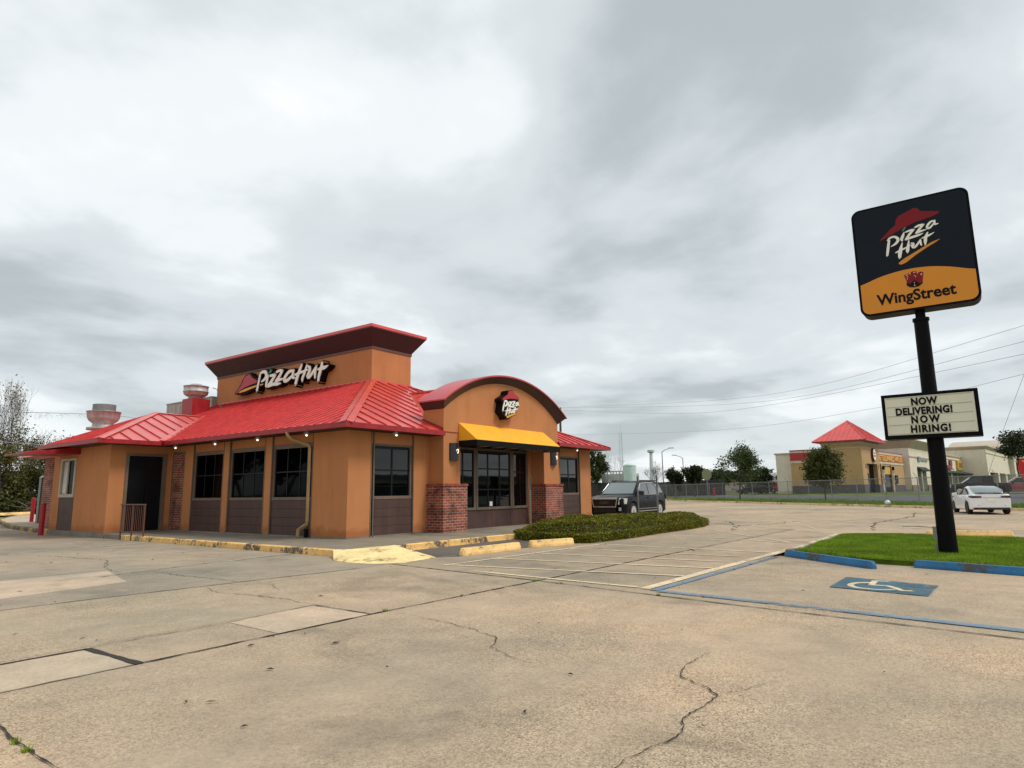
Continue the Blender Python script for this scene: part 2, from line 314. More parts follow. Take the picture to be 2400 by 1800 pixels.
POLE_S=[[(-13.468,6.517,0.02),(-13.446,6.404,0.024),(-13.424,6.291,0.024),(-13.403,6.187,0.02)],[(-13.434,6.512,0.008),(-13.483,6.555,0.018),(-13.56,6.567,0.0199),(-13.616,6.526,0.0258),(-13.626,6.469,0.0257),(-13.575,6.409,0.0218),(-13.492,6.366,0.008)],[(-13.747,6.611,0.0118),(-13.718,6.537,0.0256),(-13.694,6.48,0.0256),(-13.701,6.437,0.0118)],[(-13.773,6.613,0.0118),(-13.848,6.63,0.0195),(-13.922,6.633,0.0194)],[(-13.922,6.633,0.0175),(-13.841,6.551,0.0234),(-13.765,6.453,0.0196)],[(-13.765,6.453,0.0196),(-13.87,6.476,0.0233),(-14.003,6.496,0.0193),(-14.077,6.518,0.0046)],[(-13.948,6.672,0.0155),(-14.023,6.697,0.0213),(-14.102,6.699,0.0173)],[(-14.102,6.699,0.0173),(-14.03,6.628,0.0212),(-13.957,6.544,0.0174)],[(-13.957,6.544,0.0174),(-14.039,6.568,0.0193),(-14.141,6.581,0.0057)],[(-14.298,6.731,0.0133),(-14.226,6.719,0.0191),(-14.166,6.655,0.021),(-14.161,6.603,0.0191),(-14.207,6.604,0.019),(-14.282,6.678,0.0133)],[(-14.299,6.735,0.0133),(-14.292,6.657,0.0208),(-14.354,6.654,0.0057)],[(-13.697,6.398,0.0098),(-13.66,6.28,0.0275),(-13.635,6.178,0.0334),(-13.623,6.091,0.0236)],[(-13.817,6.422,0.0098),(-13.795,6.311,0.0234),(-13.775,6.217,0.0292),(-13.771,6.173,0.0175)],[(-13.56,6.214,0.0099),(-13.641,6.244,0.0177),(-13.74,6.275,0.0137),(-13.848,6.32,0.0047)],[(-13.847,6.356,0.0078),(-13.885,6.334,0.0233),(-13.87,6.284,0.0252),(-13.892,6.252,0.0213),(-13.947,6.292,0.0193),(-14.019,6.399,0.0077)],[(-14.021,6.389,0.0115),(-14.014,6.32,0.0192),(-14.027,6.264,0.0096)],[(-14.156,6.515,0.0115),(-14.114,6.42,0.0268),(-14.099,6.335,0.0267),(-14.091,6.257,0.0096)],[(-14.038,6.412,0.0058),(-14.111,6.429,0.0191),(-14.178,6.448,0.019),(-14.267,6.487,0.0038)]]
POLE_G=[[(-13.779,6.716,0.0157),(-13.729,6.652,0.0177)]]
POLE_HAT=[(-13.287,6.539),(-13.384,6.63),(-13.5,6.738),(-13.606,6.811),(-13.622,6.907),(-13.667,6.987),(-13.822,7.045),(-13.96,7.097),(-14.01,7.083),(-14.043,7.051),(-14.078,6.997),(-14.242,6.951),(-14.408,6.905),(-14.369,6.867),(-14.266,6.833),(-14.121,6.81),(-13.944,6.781),(-13.799,6.733),(-13.59,6.651),(-13.433,6.581),(-13.346,6.548)]
POLE_SW=[(-13.595,5.99),(-13.705,6.063),(-13.912,6.158),(-14.086,6.245),(-14.212,6.298),(-14.356,6.333),(-14.282,6.285),(-14.095,6.194),(-13.905,6.088),(-13.726,5.969),(-13.665,5.947),(-13.62,5.944),(-13.596,5.963)]
TOW_HAT=[(15.237,6.405),(14.972,6.631),(14.787,6.762),(14.637,7.022),(14.456,7.177),(14.094,7.235),(13.999,7.124),(13.751,6.972),(13.445,6.839),(13.52,6.749),(13.981,6.7),(14.532,6.61),(14.913,6.486),(15.169,6.386)]
TOW_HATB=[(15.393,6.396),(15.064,6.665),(14.9,6.799),(14.75,7.06),(14.526,7.236),(14.058,7.306),(13.895,7.162),(13.671,7.025),(13.325,6.899),(13.303,6.652),(13.416,6.517),(13.953,6.401),(14.375,6.332),(14.851,6.304),(15.297,6.336)]
TOW_SW=[(14.971,6.404),(14.823,6.464),(14.395,6.546),(13.467,6.621),(13.46,6.546),(13.96,6.476),(14.382,6.407),(14.859,6.38)]
TOW_S=[[(13.183,7.177,0.0525),(13.279,6.845,0.07),(13.357,6.56,0.0701),(13.422,6.347,0.0701)],[(13.181,7.153,0.0438),(13.021,7.22,0.061),(12.772,7.178,0.0863),(12.698,7.023,0.086),(12.786,6.863,0.0775),(13.063,6.748,0.0348)],[(12.534,7.004,0.0513),(12.616,6.771,0.0771),(12.661,6.583,0.0771),(12.67,6.451,0.0514)],[(12.389,6.951,0.0596),(12.149,6.959,0.0591),(11.97,6.95,0.0672)],[(11.97,6.95,0.0672),(12.247,6.682,0.0845),(12.53,6.472,0.0767)],[(12.53,6.472,0.0767),(12.114,6.524,0.0757),(11.797,6.501,0.0749),(11.505,6.505,0.0247)],[(11.881,7.083,0.0587),(11.629,7.117,0.0582),(11.432,7.089,0.0743)],[(11.432,7.089,0.0743),(11.628,6.851,0.0746),(11.925,6.634,0.0669)],[(11.925,6.634,0.0586),(11.615,6.683,0.0662),(11.345,6.7,0.0246)],[(10.549,7.001,0.0481),(10.905,6.967,0.0729),(11.195,6.754,0.0817),(11.23,6.598,0.0817),(10.992,6.59,0.0729),(10.609,6.78,0.0561)],[(10.561,7.007,0.0561),(10.623,6.711,0.0721),(10.431,6.631,0.0318)],[(9.951,7.199,0.0393),(10.117,6.93,0.0789),(10.28,6.603,0.087),(10.373,6.336,0.0792)],[(9.584,7.129,0.0466),(9.71,6.835,0.07),(9.873,6.556,0.0702),(9.883,6.42,0.0468)],[(10.459,6.774,0.0399),(10.111,6.826,0.0552),(9.497,6.901,0.0309)],[(9.525,7.065,0.031),(9.377,6.978,0.0692),(9.391,6.797,0.0768),(9.515,6.607,0.0694),(9.369,6.556,0.069),(9.099,6.785,0.0609),(8.883,7.019,0.0303)],[(8.917,6.989,0.0454),(8.988,6.704,0.0682),(8.974,6.454,0.0378)],[(8.506,7.117,0.0448),(8.577,6.834,0.0822),(8.699,6.535,0.0749),(8.737,6.293,0.0524)],[(8.819,6.819,0.0302),(8.509,6.859,0.0746),(8.337,6.854,0.0741),(8.102,6.92,0.0177)]]
TOW_G=[[(12.289,7.204,0.068),(12.442,7.114,0.0512)]]
TOW_Y=[[(13.133,6.597,0.0313),(12.908,6.609,0.0173)]]
AR_HAT=[(6.051,4.642),(6.136,4.715),(6.268,4.784),(6.388,4.845),(6.43,4.946),(6.484,4.992),(6.726,5.029),(6.766,4.969),(6.818,4.894),(6.941,4.851),(7.077,4.793),(7.062,4.742),(6.979,4.733),(6.801,4.731),(6.518,4.716),(6.345,4.682),(6.2,4.635),(6.096,4.62)]
AR_S=[[(6.199,4.587,0.0193),(6.158,4.457,0.0302),(6.11,4.335,0.03),(6.082,4.231,0.0218)],[(6.173,4.588,0.0165),(6.265,4.606,0.0276),(6.336,4.574,0.0333),(6.335,4.499,0.0305),(6.275,4.441,0.0276),(6.209,4.407,0.0137)],[(6.449,4.574,0.0167),(6.407,4.482,0.0223),(6.392,4.417,0.0139)],[(6.462,4.583,0.0196),(6.622,4.591,0.0254)],[(6.622,4.591,0.0226),(6.527,4.502,0.0252),(6.446,4.43,0.0223)],[(6.446,4.43,0.0251),(6.605,4.43,0.0253),(6.767,4.43,0.017)],[(6.663,4.616,0.0198),(6.812,4.629,0.0257)],[(6.812,4.629,0.0228),(6.743,4.556,0.0256),(6.66,4.491,0.0198)],[(6.66,4.491,0.0169),(6.795,4.481,0.0142)],[(6.99,4.625,0.0202),(6.886,4.57,0.0229),(6.871,4.504,0.0229),(6.946,4.512,0.0201),(7.017,4.6,0.0173)],[(7.018,4.628,0.0173),(7.018,4.543,0.0231),(7.063,4.519,0.0087)],[(6.379,4.392,0.0139),(6.323,4.253,0.0276),(6.255,4.09,0.0247)],[(6.511,4.381,0.014),(6.455,4.265,0.0251),(6.42,4.143,0.0194)],[(6.205,4.234,0.011),(6.39,4.275,0.0166),(6.577,4.332,0.0112)],[(6.543,4.313,0.0168),(6.541,4.217,0.028),(6.635,4.242,0.0225),(6.684,4.342,0.0141)],[(6.698,4.343,0.0141),(6.681,4.198,0.0169)],[(6.835,4.436,0.0143),(6.764,4.302,0.0284),(6.755,4.205,0.017)],[(6.724,4.33,0.0113),(6.833,4.356,0.0228),(6.964,4.384,0.0086)]]
AR_SW=[(6.293,4.046),(6.412,4.095),(6.653,4.172),(6.967,4.224),(6.966,4.195),(6.788,4.152),(6.585,4.086),(6.384,4.006),(6.319,4.001)]
AR_B=[(6.006,4.645),(6.019,4.678),(6.137,4.738),(6.348,4.849),(6.404,4.975),(6.457,5.013),(6.754,5.056),(6.8,4.973),(6.846,4.913),(6.969,4.87),(7.112,4.813),(7.103,4.739),(7.068,4.71),(7.074,4.654),(7.105,4.528),(7.083,4.485),(6.985,4.419),(7.012,4.381),(6.846,4.317),(6.83,4.236),(6.995,4.246),(7.018,4.212),(6.979,4.176),(6.787,4.124),(6.543,4.028),(6.383,3.947),(6.278,3.951),(6.241,4.041),(6.036,4.187),(6.011,4.216),(6.065,4.362),(6.114,4.539),(6.043,4.571),(6.011,4.599)]
HC_P=[(-0.591,-12.666),(-0.954,-13.904),(-2.097,-13.854),(-1.845,-12.646)]
HC_S=[[(-1.125,-13.064,0.0171),(-1.264,-12.902,0.022),(-1.532,-12.868,0.024),(-1.745,-12.974,0.021),(-1.813,-13.145,0.0115)],[(-1.825,-13.125,0.0092),(-1.805,-13.312,0.0091),(-1.694,-13.435,0.0068)],[(-0.894,-13.091,0.0174),(-0.872,-13.275,0.0147)],[(-0.952,-13.103,0.0247),(-1.404,-13.117,0.0214)],[(-1.404,-13.117,0.0167),(-1.365,-13.315,0.0165)],[(-1.384,-13.317,0.0165),(-1.577,-13.443,0.0229),(-1.762,-13.534,0.0157),(-1.743,-13.653,0.0111)]]
WS_ICON=[(-13.66,5.71),(-13.737,5.73),(-13.774,5.681),(-13.784,5.743),(-13.823,5.757),(-13.881,5.745),(-13.893,5.674),(-13.923,5.717),(-13.961,5.723),(-14.002,5.696),(-13.979,5.574),(-13.966,5.478),(-13.894,5.421),(-13.812,5.415),(-13.731,5.435),(-13.684,5.49),(-13.698,5.56)]
WS_ROAD=[(-13.834,5.569),(-13.928,5.468),(-13.966,5.514),(-13.965,5.469),(-13.894,5.425),(-13.812,5.419),(-13.732,5.44),(-13.688,5.49),(-13.704,5.541),(-13.745,5.501)]
WS_W=[[(-13.686,5.704),(-13.728,5.714),(-13.73,5.695),(-13.689,5.685)],[(-13.7,5.66),(-13.736,5.675),(-13.736,5.66),(-13.705,5.645)],[(-13.706,5.627),(-13.722,5.633),(-13.722,5.606),(-13.71,5.602)],[(-13.825,5.739),(-13.865,5.734),(-13.865,5.716),(-13.825,5.72)],[(-13.829,5.674),(-13.845,5.675),(-13.842,5.653),(-13.831,5.653)],[(-13.853,5.651),(-13.871,5.652),(-13.868,5.625),(-13.854,5.623)],[(-13.944,5.668),(-13.976,5.692),(-13.971,5.638),(-13.946,5.654)],[(-13.822,5.526),(-13.836,5.523),(-13.833,5.501),(-13.82,5.499)],[(-13.821,5.476),(-13.836,5.473),(-13.833,5.44),(-13.816,5.441)]]
DIV=[(-12.822,5.61),(-13.098,5.728),(-13.379,5.792),(-13.709,5.828),(-14.026,5.815),(-14.249,5.78),(-14.57,5.688),(-14.877,5.559)]
# ================================================================ SETTING
KA=R(46.4); KN=(math.sin(KA),-math.cos(KA)); KD=(math.cos(KA),math.sin(KA))    # far kerb runs along KD at KN.p=35.2
def tz(x,y):
    t=min(max((x*KN[0]+y*KN[1]-35.4)/17,0),1); return .15+.53*t*t*(3-2*t)
def kp(a,b): return (KD[0]*a+KN[0]*b, KD[1]*a+KN[1]*b)
def jag(pts,amp,step=.12,seed=0):
    rr=random.Random(seed); out=[]
    for (x0,y0),(x1,y1) in zip(pts,pts[1:]):
        L=math.hypot(x1-x0,y1-y0); n=max(1,int(L/step))
        for i in range(n):
            t=i/n; out.append((x0+(x1-x0)*t+rr.uniform(-amp,amp),y0+(y1-y0)*t+rr.uniform(-amp,amp)))
    out.append(pts[-1]); return out
def ribbon(mb,pts,w,z,taper=False,seed=0,wv=0):
    rr=random.Random(seed); n=len(pts); L=[];Rr=[]
    for i,p in enumerate(pts):
        a=pts[max(i-1,0)]; b=pts[min(i+1,n-1)]; d=Vector((b[0]-a[0],b[1]-a[1])).normalized(); k=w/2*(1+rr.uniform(-wv,wv))
        if taper: k*=max(.15,math.sin(math.pi*min(1,max(0,(i+.6)/n))))**.5
        L.append((p[0]-d.y*k,p[1]+d.x*k,z)); Rr.append((p[0]+d.y*k,p[1]-d.x*k,z))
    for i in range(n-1): mb.poly([L[i],Rr[i],Rr[i+1],L[i+1]])
def sheet(name,pts,z,m): return struct(name,MB().poly([(x,y,z) for x,y in pts]),m)
# ground: one sheet out to the horizon, gently rising beyond the far kerb
def _ground():
    mb=MB(); bs=[-1500,-300,35.3,35.6,38,40,42,44,46,48,50,52.4,60,120,400,1500]; As=[-1500,-400,-100,-40,-20,0,20,40,60,80,120,300,1500]
    for b in bs:
        for a in As:
            x,y=kp(a,b); z=-.03 if b<=35.3 else tz(x,y)-.01; mb.v.append((x,y,z))
    n=len(As)
    for i in range(len(bs)-1):
        for j in range(n-1): mb.f.append((i*n+j,i*n+j+1,(i+1)*n+j+1,(i+1)*n+j)); mb.m.append(0)
    struct('ground',mb,M['fargrass'])
_ground()
sheet('parking_lot',[kp(-140,35.2),kp(75,35.2),kp(75,10),(34,64),(17,47),(2,44.2),(-20,62),(-140,95),(-140,-120),kp(-140,-60)],0,M['concrete'])
# asphalt drives beyond the fence
def _drape(name,a0,a1,b0,b1,dz,m,na=12,nb=10):
    mb=MB()
    for i in range(nb+1):
        for j in range(na+1):
            x,y=kp(a0+(a1-a0)*j/na,b0+(b1-b0)*i/nb); mb.v.append((x,y,tz(x,y)+dz))
    for i in range(nb):
        for j in range(na): k=i*(na+1)+j; mb.f.append((k,k+1,k+na+2,k+na+1)); mb.m.append(0)
    return struct(name,mb,m)
_drape('side_street',-60,26,39.9,55.0,.006,M['asphalt']); _drape('side_street',26,34,40.5,47.5,.006,M['asphalt']); _drape('side_street',34,120,42.0,46.5,.006,M['asphalt'])
_drape('forecourt',-60,150,56,75,.006,M['asphalt'])
# kerbs
kprof=[(0,-.02),(0,.13),(-.02,.15),(-.15,.15),(-.15,-.02)]
mb=MB()
pk=[kp(-70+i*3.05,35.2) for i in range(49)]
for i,(p,q) in enumerate(zip(pk,pk[1:])):
    d=Vector((q[0]-p[0],q[1]-p[1])).normalized()*.012; mb.sweep([(p[0]+d.x,p[1]+d.y),(q[0]-d.x,q[1]-d.y)][::-1],[(-o,z) for o,z in kprof])
struct('kerb',mb,m_paint('pale_kerb_paint',(.80,.58,.32),lo=.44,scale=3,dirt=(.34,.28,.2)))
# raised walkway round the restaurant
W=[(0,9.95),(-2.1,9.95),(-2.12,8.7),(-2.22,5),(-2.33,1.5),(-2.43,-2.45),(-2.33,-2.72),(-2.1,-2.82),(-.55,-2.9),(4.05,-2.97),(14.6,-3.0),(14.6,0)]
mb=MB().poly([(x,y,.150) for x,y in [(0,9.95),(-1.97,9.95),(-1.97,8.7),(-2.07,5),(-2.18,1.5),(-2.28,-2.4),(-2.2,-2.6),(-2.05,-2.67),(-.55,-2.75),(4.05,-2.82),(14.45,-2.85),(14.45,1),(1,1),(1,9.95)]])
struct('walkway',mb,M['slab'])
mb=MB(); path=W[2:11]
segs=[]; 
for a,b in zip(path,path[1:]):
    L=math.hypot(b[0]-a[0],b[1]-a[1]); n=max(1,round(L/1.5)) if L>1 else 1
    for i in range(n): segs.append(((a[0]+(b[0]-a[0])*i/n,a[1]+(b[1]-a[1])*i/n),(a[0]+(b[0]-a[0])*(i+1)/n,a[1]+(b[1]-a[1])*(i+1)/n)))
for a,b in segs:
    d=Vector((b[0]-a[0],b[1]-a[1])); g=.008 if d.length>1 else 0; d.normalize(); d*=g
    mb.sweep([(a[0]+d.x,a[1]+d.y),(b[0]-d.x,b[1]-d.y)],[(0,-.01),(0,.135),(-.025,.153),(-.155,.153),(-.155,-.01)])
struct('kerb',mb,M['yellow'])
mb=MB().prism([(-2.12,8.72,-.01),(-2.12,9.95,-.01),(-1.95,9.95,-.01),(-1.95,8.72,-.01)],(0,0,.158)); struct('kerb',mb,M['footing'])
# slab at the drive-through side with its own kerb
mb=MB().prism([(-1.95,15.1,-.01),(-1.75,17.6,-.01),(-1.0,22.7,-.01),(1.5,33,-.01),(6,45,-.01),(14,45,-.01),(8,24,-.01),(-1.3,15.0,-.01)],(0,0,.16)); struct('drive_through_slab',mb,M['patch2'])
mb=MB().sweep([(-1.95,15.0),(-1.8,17.6),(-1.08,22.7),(1.4,33),(6,45)][::-1],[(.0,-.01),(.0,.14),(-.02,.166),(-.15,.166),(-.15,-.01)]); struct('kerb',mb,m_paint('dirty_yellow_kerb',(.50,.30,.08),lo=.52,dirt=(.10,.085,.06)))
# painted ramp
mb=MB(); g=8; top=[(-2.44,-2.50),(-2.36,-2.74),(-2.1,-2.86),(-1.5,-2.90),(-.94,-2.92)]; bot=[(-3.02,-3.35),(-3.12,-3.95),(-3.0,-4.55),(-2.65,-4.88),(-1.42,-4.72)]
bot=[(-2.98,-3.2),(-3.14,-3.9),(-3.02,-4.5),(-2.6,-4.9),(-1.42,-4.72)]
rr=random.Random(4)
for i in range(4):
    for k in range(g):
        def P(ii,kk):
            t=kk/g; a=top[ii]; b=bot[ii]; z=.158*(1-t)**1.0+.006; j=.02 if kk==g else 0
            return (a[0]+(b[0]-a[0])*t+j*math.sin(ii*9.1),a[1]+(b[1]-a[1])*t,z)
        mb.poly([P(i,k),P(i+1,k),P(i+1,k+1),P(i,k+1)])
mb.poly([(-.94,-2.92,.164),(-1.42,-4.72,.006),(-.93,-2.93,0)]); mb.poly([(-2.44,-2.5,.164),(-2.44,-2.5,0),(-2.98,-3.2,.006)])
struct('kerb_ramp',mb,M['ramp'])
# concrete patches, joints, cracks
for nm,pts,m in (('pavement',[(-16,-7.70),(-9.42,-7.70),(-9.42,-8.68),(-16,-8.68)],'patch2'),('pavement',[(-7.98,-7.64),(-6.80,-7.54),(-6.80,-8.63),(-8.02,-8.66)],'patch'),
    ('pavement',[(-6.42,-.80),(-6.98,-2.9),(-8.85,-3.25),(-16,-3.6),(-16,-1.3),(-8.1,-.80)],'patch')):
    o=sheet(nm,pts,.004,M[m])
sheet('pavement',[(-16,-4.30),(-9.14,-4.40),(-7.95,-4.44),(-6.01,-4.62),(-3.77,-4.84),(-2.95,-4.75),(-2.45,-2.6),(-2.2,5),(-2.12,9.98),(-2.14,15),(-2.0,17.6),(-1.2,22.7),(-16,30)],.0025,m_concrete('grey_slab_concrete',(.355,.293,.220),.6))
sheet('pavement',[(-16,-7.68),(-6.74,-7.52),(-6.0,-4.63),(-16,-4.32)],.0018,m_concrete('beige_slab_concrete',(.42,.335,.238),1.0))
sheet('pavement',[(-3.4,-8.70),(-2.87,-4.83),(-1.0,-5.0),(4.3,-5.6),(9,-6.1),(12,-9.0)],.0026,m_concrete('bay_slab_concrete',(.38,.30,.215),.5))
sheet('pavement',[(-2.1,-2.98),(4.3,-3.0),(4.3,-4.98),(1.1,-5.05),(-1.0,-5.0),(-1.4,-4.7),(-.95,-2.98)][1:],.004,m_concrete('stained_concrete',(.13,.115,.095),.2))
jt=MB()
def J(pts,w,seed,amp=.008,wv=.6): ribbon(jt,jag(pts,amp,.12,seed),w*1.45,.0085,seed=seed,wv=wv)
J([(-9.38,-8.68),(-6.78,-8.63),(-3.36,-8.70),(-.83,-8.74),(2.2,-8.80)],.020,1); J([(2.2,-8.8),(12,-9.0)],.012,2)
J([(-2.85,-4.81),(-3.4,-8.71),(-3.96,-11.86),(-4.41,-14.75),(-4.7,-17)],.016,3); J([(-2.85,-4.81),(-3.0,-4.6)],.014,30)
J([(-9.14,-4.39),(-7.95,-4.43),(-6.01,-4.61)],.010,4); J([(-16,-4.3),(-9.14,-4.39)],.006,5); J([(-6.01,-4.61),(-3.77,-4.83)],.012,6)
J([(-12,5.0),(-6.3,5.51),(-2.44,6.0)],.014,7); J([(-6.97,-1.82),(-6.51,-1.66),(-4.04,-1.15),(-2.47,-1.15)],.016,8)
J([(-9.38,-7.66),(-7.98,-7.65),(-6.76,-7.51)],.008,9); J([(-9.43,-8.68),(-16,-8.70)],.006,10)
J([(-9.42,-7.70),(-16,-7.70)],.030,11,.006,.3); J([(-9.42,-7.69),(-9.40,-8.69)],.050,12,.004,.3)  # wide dark strips stand in for the sunken patch's shaded edge
J([(-6.78,-8.63),(-6.74,-7.5)],.016,13)
struct('pavement_joint',jt,M['dark'])
ck=MB()
def K(pts,w,seed,amp=.03,step=.07): ribbon(ck,jag(pts,amp,step,seed),w,.0095,True,seed,.7)
K([(-10.60,-9.4),(-10.65,-9.9),(-10.66,-10.6)],.014,20,.008)
K([(-9.30,-12.93),(-9.02,-12.96),(-8.88,-12.96),(-8.67,-13.01),(-8.38,-13.07),(-8.15,-12.97),(-7.87,-13.0),(-7.58,-13.0),(-7.45,-12.88),(-7.28,-12.61),(-6.94,-12.52),(-6.4,-12.54)],.010,21,.012,.04)
K([(-7.58,-13.0),(-7.0,-13.25)],.006,28,.012,.05)
K([(-6.55,-8.88),(-6.77,-10.15),(-6.99,-10.65),(-7.29,-10.83),(-7.52,-11.18),(-7.56,-11.46)],.008,22,.02)
K([(-6.65,-4.77),(-6.84,-5.45),(-6.71,-5.98),(-6.65,-6.79),(-6.74,-7.5)],.012,23,.025); K([(-6.0,-1.76),(-6.07,-2.8),(-5.98,-4.16),(-6.01,-4.61)],.014,24,.03)
K([(-6.07,5.56),(-5.69,3.49),(-5.52,1.39),(-6.28,-.43),(-6.51,-1.66)],.016,25,.05,.12); K([(-6.0,-4.6),(-5.9,-5.4),(-6.3,-6.1)],.005,26)
K([(10,-7.5),(13.5,-6.6),(15,-7.6),(18,-7.9)],.05,31,.12,.4); K([(13.5,-6.6),(17,-5.0)],.04,32,.1,.4); K([(12,-11.4),(17,-10.8),(24,-11.5),(31,-11)],.05,33,.1,.5)
K([(20,-2),(26,-5.5),(30,-9)],.05,34,.15,.5); K([(3.2,-8.6),(2.6,-9.0),(2.55,-9.5)],.02,35,.01)
struct('pavement_crack',ck,M['crack'])
far=MB()
for x in (14,19,24,30,38): ribbon(far,jag([kp(-40,x-.0),kp(60,x+1)],.03,.8,x),.035,.0085,seed=x,wv=.6)
for a in (-18,-10,-2,6,14,22): ribbon(far,jag([kp(a,12),kp(a+1,35)],.03,.8,a),.03,.0085,seed=a,wv=.6)
struct('pavement_joint',far,M['crack'])
# painted bay lines
py=MB()
def S(mb,a,b,w=.085,z=.0115):
    ribbon(mb,[(a[0]+(b[0]-a[0])*i/6,a[1]+(b[1]-a[1])*i/6) for i in range(7)],w,z)
S(py,(-2.55,-5.93),(3.25,-6.22)); S(py,(-2.42,-6.05),(-1.73,-10.45)); S(py,(-.98,-6.05),(-.47,-10.5)); S(py,(.37,-6.1),(.71,-10.4)); S(py,(1.77,-6.2),(1.80,-10.3)); S(py,(3.27,-6.20),(3.0,-10.6))
S(py,(-2.95,-7.0),(-3.25,-10.35),.09); S(py,(-3.35,-10.50),(4.04,-10.74),.16)
struct('yellow_bay_line',py,M['line_y'])
pb=MB(); S(pb,(-3.43,-10.68),(2.10,-10.92),.13); S(pb,(-3.42,-10.76),(-3.66,-12.6),.17); S(pb,(-3.66,-12.6),(-4.02,-15.0),.17); S(pb,(-4.02,-15.0),(-4.3,-17),.17)
struct('blue_bay_line',pb,M['line_b'])
pw=MB(); S(pw,(14.9,-6.94),(9.2,-8.0)); S(pw,(11.2,-6.05),(5.9,-10.3)); S(pw,(6.9,-7.9),(5.8,-10.3)); S(pw,(-.95,-4.85),(-1.35,-4.75),.05)
for i in range(10):
    a0=-26+i*4.2; S(pw,kp(a0,35.0),kp(a0,30.2),.12)
for i in range(5): S(pw,kp(-12+i*4.2,22),kp(-12+i*4.2,17),.12)
S(pw,(12.3,-9.6),(18,-7.3)); S(pw,(-2.5,6.3),(-4.6,5.75),.08); S(pw,(-2.45,2.2),(-4.9,1.7),.08); S(pw,(-2.5,-.9),(-4.4,-1.3),.08); S(pw,(-6.7,5.3),(-9.5,5.1),.08)
struct('white_bay_line',pw,M['line_w'])
struct('accessible_parking_panel',MB().poly([(x,y,.012) for x,y in HC_P]),M['line_b2'])
# strokes -> extruded ribbons with round caps
def catmull(pts,n=5):
    if len(pts)<3:
        a,b=pts; return [tuple(a[k]+(b[k]-a[k])*i/n for k in range(3)) for i in range(n+1)]
    P=[tuple(2*pts[0][k]-pts[1][k] for k in range(3))]+list(pts)+[tuple(2*pts[-1][k]-pts[-2][k] for k in range(3))]; out=[]
    for i in range(1,len(P)-2):
        for j in range(n):
            t=j/n; out.append(tuple(.5*((2*P[i][k])+(-P[i-1][k]+P[i+1][k])*t+(2*P[i-1][k]-5*P[i][k]+4*P[i+1][k]-P[i+2][k])*t*t+(-P[i-1][k]+3*P[i][k]-3*P[i+1][k]+P[i+2][k])*t**3) for k in range(3)))
    out.append(tuple(pts[-1])); return out
def brush(mb,stroke,place,d0,d1,grow=0):
    # closed outline of a brush stroke, front face at depth d1, back at d0
    q=catmull(stroke); n=len(q); L=[];Rr=[]
    for i,(u,v,w) in enumerate(q):
        a=q[max(i-1,0)]; b=q[min(i+1,n-1)]; dx,dy=b[0]-a[0],b[1]-a[1]; l=math.hypot(dx,dy) or 1; dx/=l;dy/=l; w=max(w,.002)+grow
        L.append((u-dy*w,v+dx*w)); Rr.append((u+dy*w,v-dx*w))
    def cap(i,j):
        u,v,w=q[i]; a=q[j]; an=math.atan2(v-a[1],u-a[0]); w=max(w,.002)+grow
        return [(u+w*math.cos(an+t),v+w*math.sin(an+t)) for t in (R(-60),R(-30),0,R(30),R(60))]
    base=len(mb.v)
    for (u,v) in L+Rr: mb.v.append(place(u,v,d1))
    for (u,v) in L+Rr: mb.v.append(place(u,v,d0))
    N2=2*n
    for i in range(n-1):
        mb.f.append((base+i,base+n+i,base+n+i+1,base+i+1)); mb.m.append(0)
        mb.f.append((base+i,base+i+1,base+N2+i+1,base+N2+i)); mb.m.append(0)
        mb.f.append((base+n+i+1,base+n+i,base+N2+n+i,base+N2+n+i+1)); mb.m.append(0)
    for i,j,(s,e) in ((0,1,(n,0)),(n-1,n-2,(n-1,2*n-1))):
        c=cap(i,j); k=len(mb.v); mb.v+= [place(u,v,d1) for u,v in c]+[place(u,v,d0) for u,v in c]
        mb.f.append((base+s,)+tuple(k+t for t in ((0,1,2,3,4) if True else ()))+(base+e,)); mb.m.append(0)
        for t in range(4): mb.f.append((k+t,k+t+1,k+5+t+1,k+5+t)); mb.m.append(0)
def plate(mb,pts,place,d0,d1):
    mb.prism([place(u,v,d0) for u,v in pts],Vector(place(0,0,d1))-Vector(place(0,0,d0)))
hs=MB()
for i,s in enumerate(HC_S): brush(hs,s,lambda u,v,d:(u,v,d),.0125,.0145+.0006*i,grow=.018)
struct('accessible_parking_symbol',hs,M['line_c'])
# grass island by the pole sign
ISL=[(2.55,-11.25),(7.75,-11.2),(8.35,-11.55),(8.62,-12.2),(8.55,-13.1),(8.3,-13.6),(8.3,-24),(.9,-24),(1.62,-13.4),(1.75,-12.6)]
mb=MB().prism([(x,y,-.02) for x,y in ISL],(0,0,.115)); struct('lawn',mb,M['grass'])
mb=MB().sweep([(2.3,-11.05),(3.4,-11.07),(7.8,-11.02),(8.5,-11.45),(8.78,-12.2),(8.72,-13.0)],[(-.0,-.01),(-.0,.12),(.02,.145),(.14,.145),(.14,-.01)]); struct('kerb',mb,m_paint('bare_kerb_paint',(.62,.53,.38),lo=.46,dirt=(.25,.21,.16)))
mb=MB().poly([(2.1,-10.80,.006),(4.0,-10.66,.006),(3.9,-11.02,.10),(2.5,-11.04,.09)]); struct('kerb_transition',mb,m_paint('pale_transition_paint',(.66,.52,.32),lo=.45,dirt=(.28,.23,.17)))
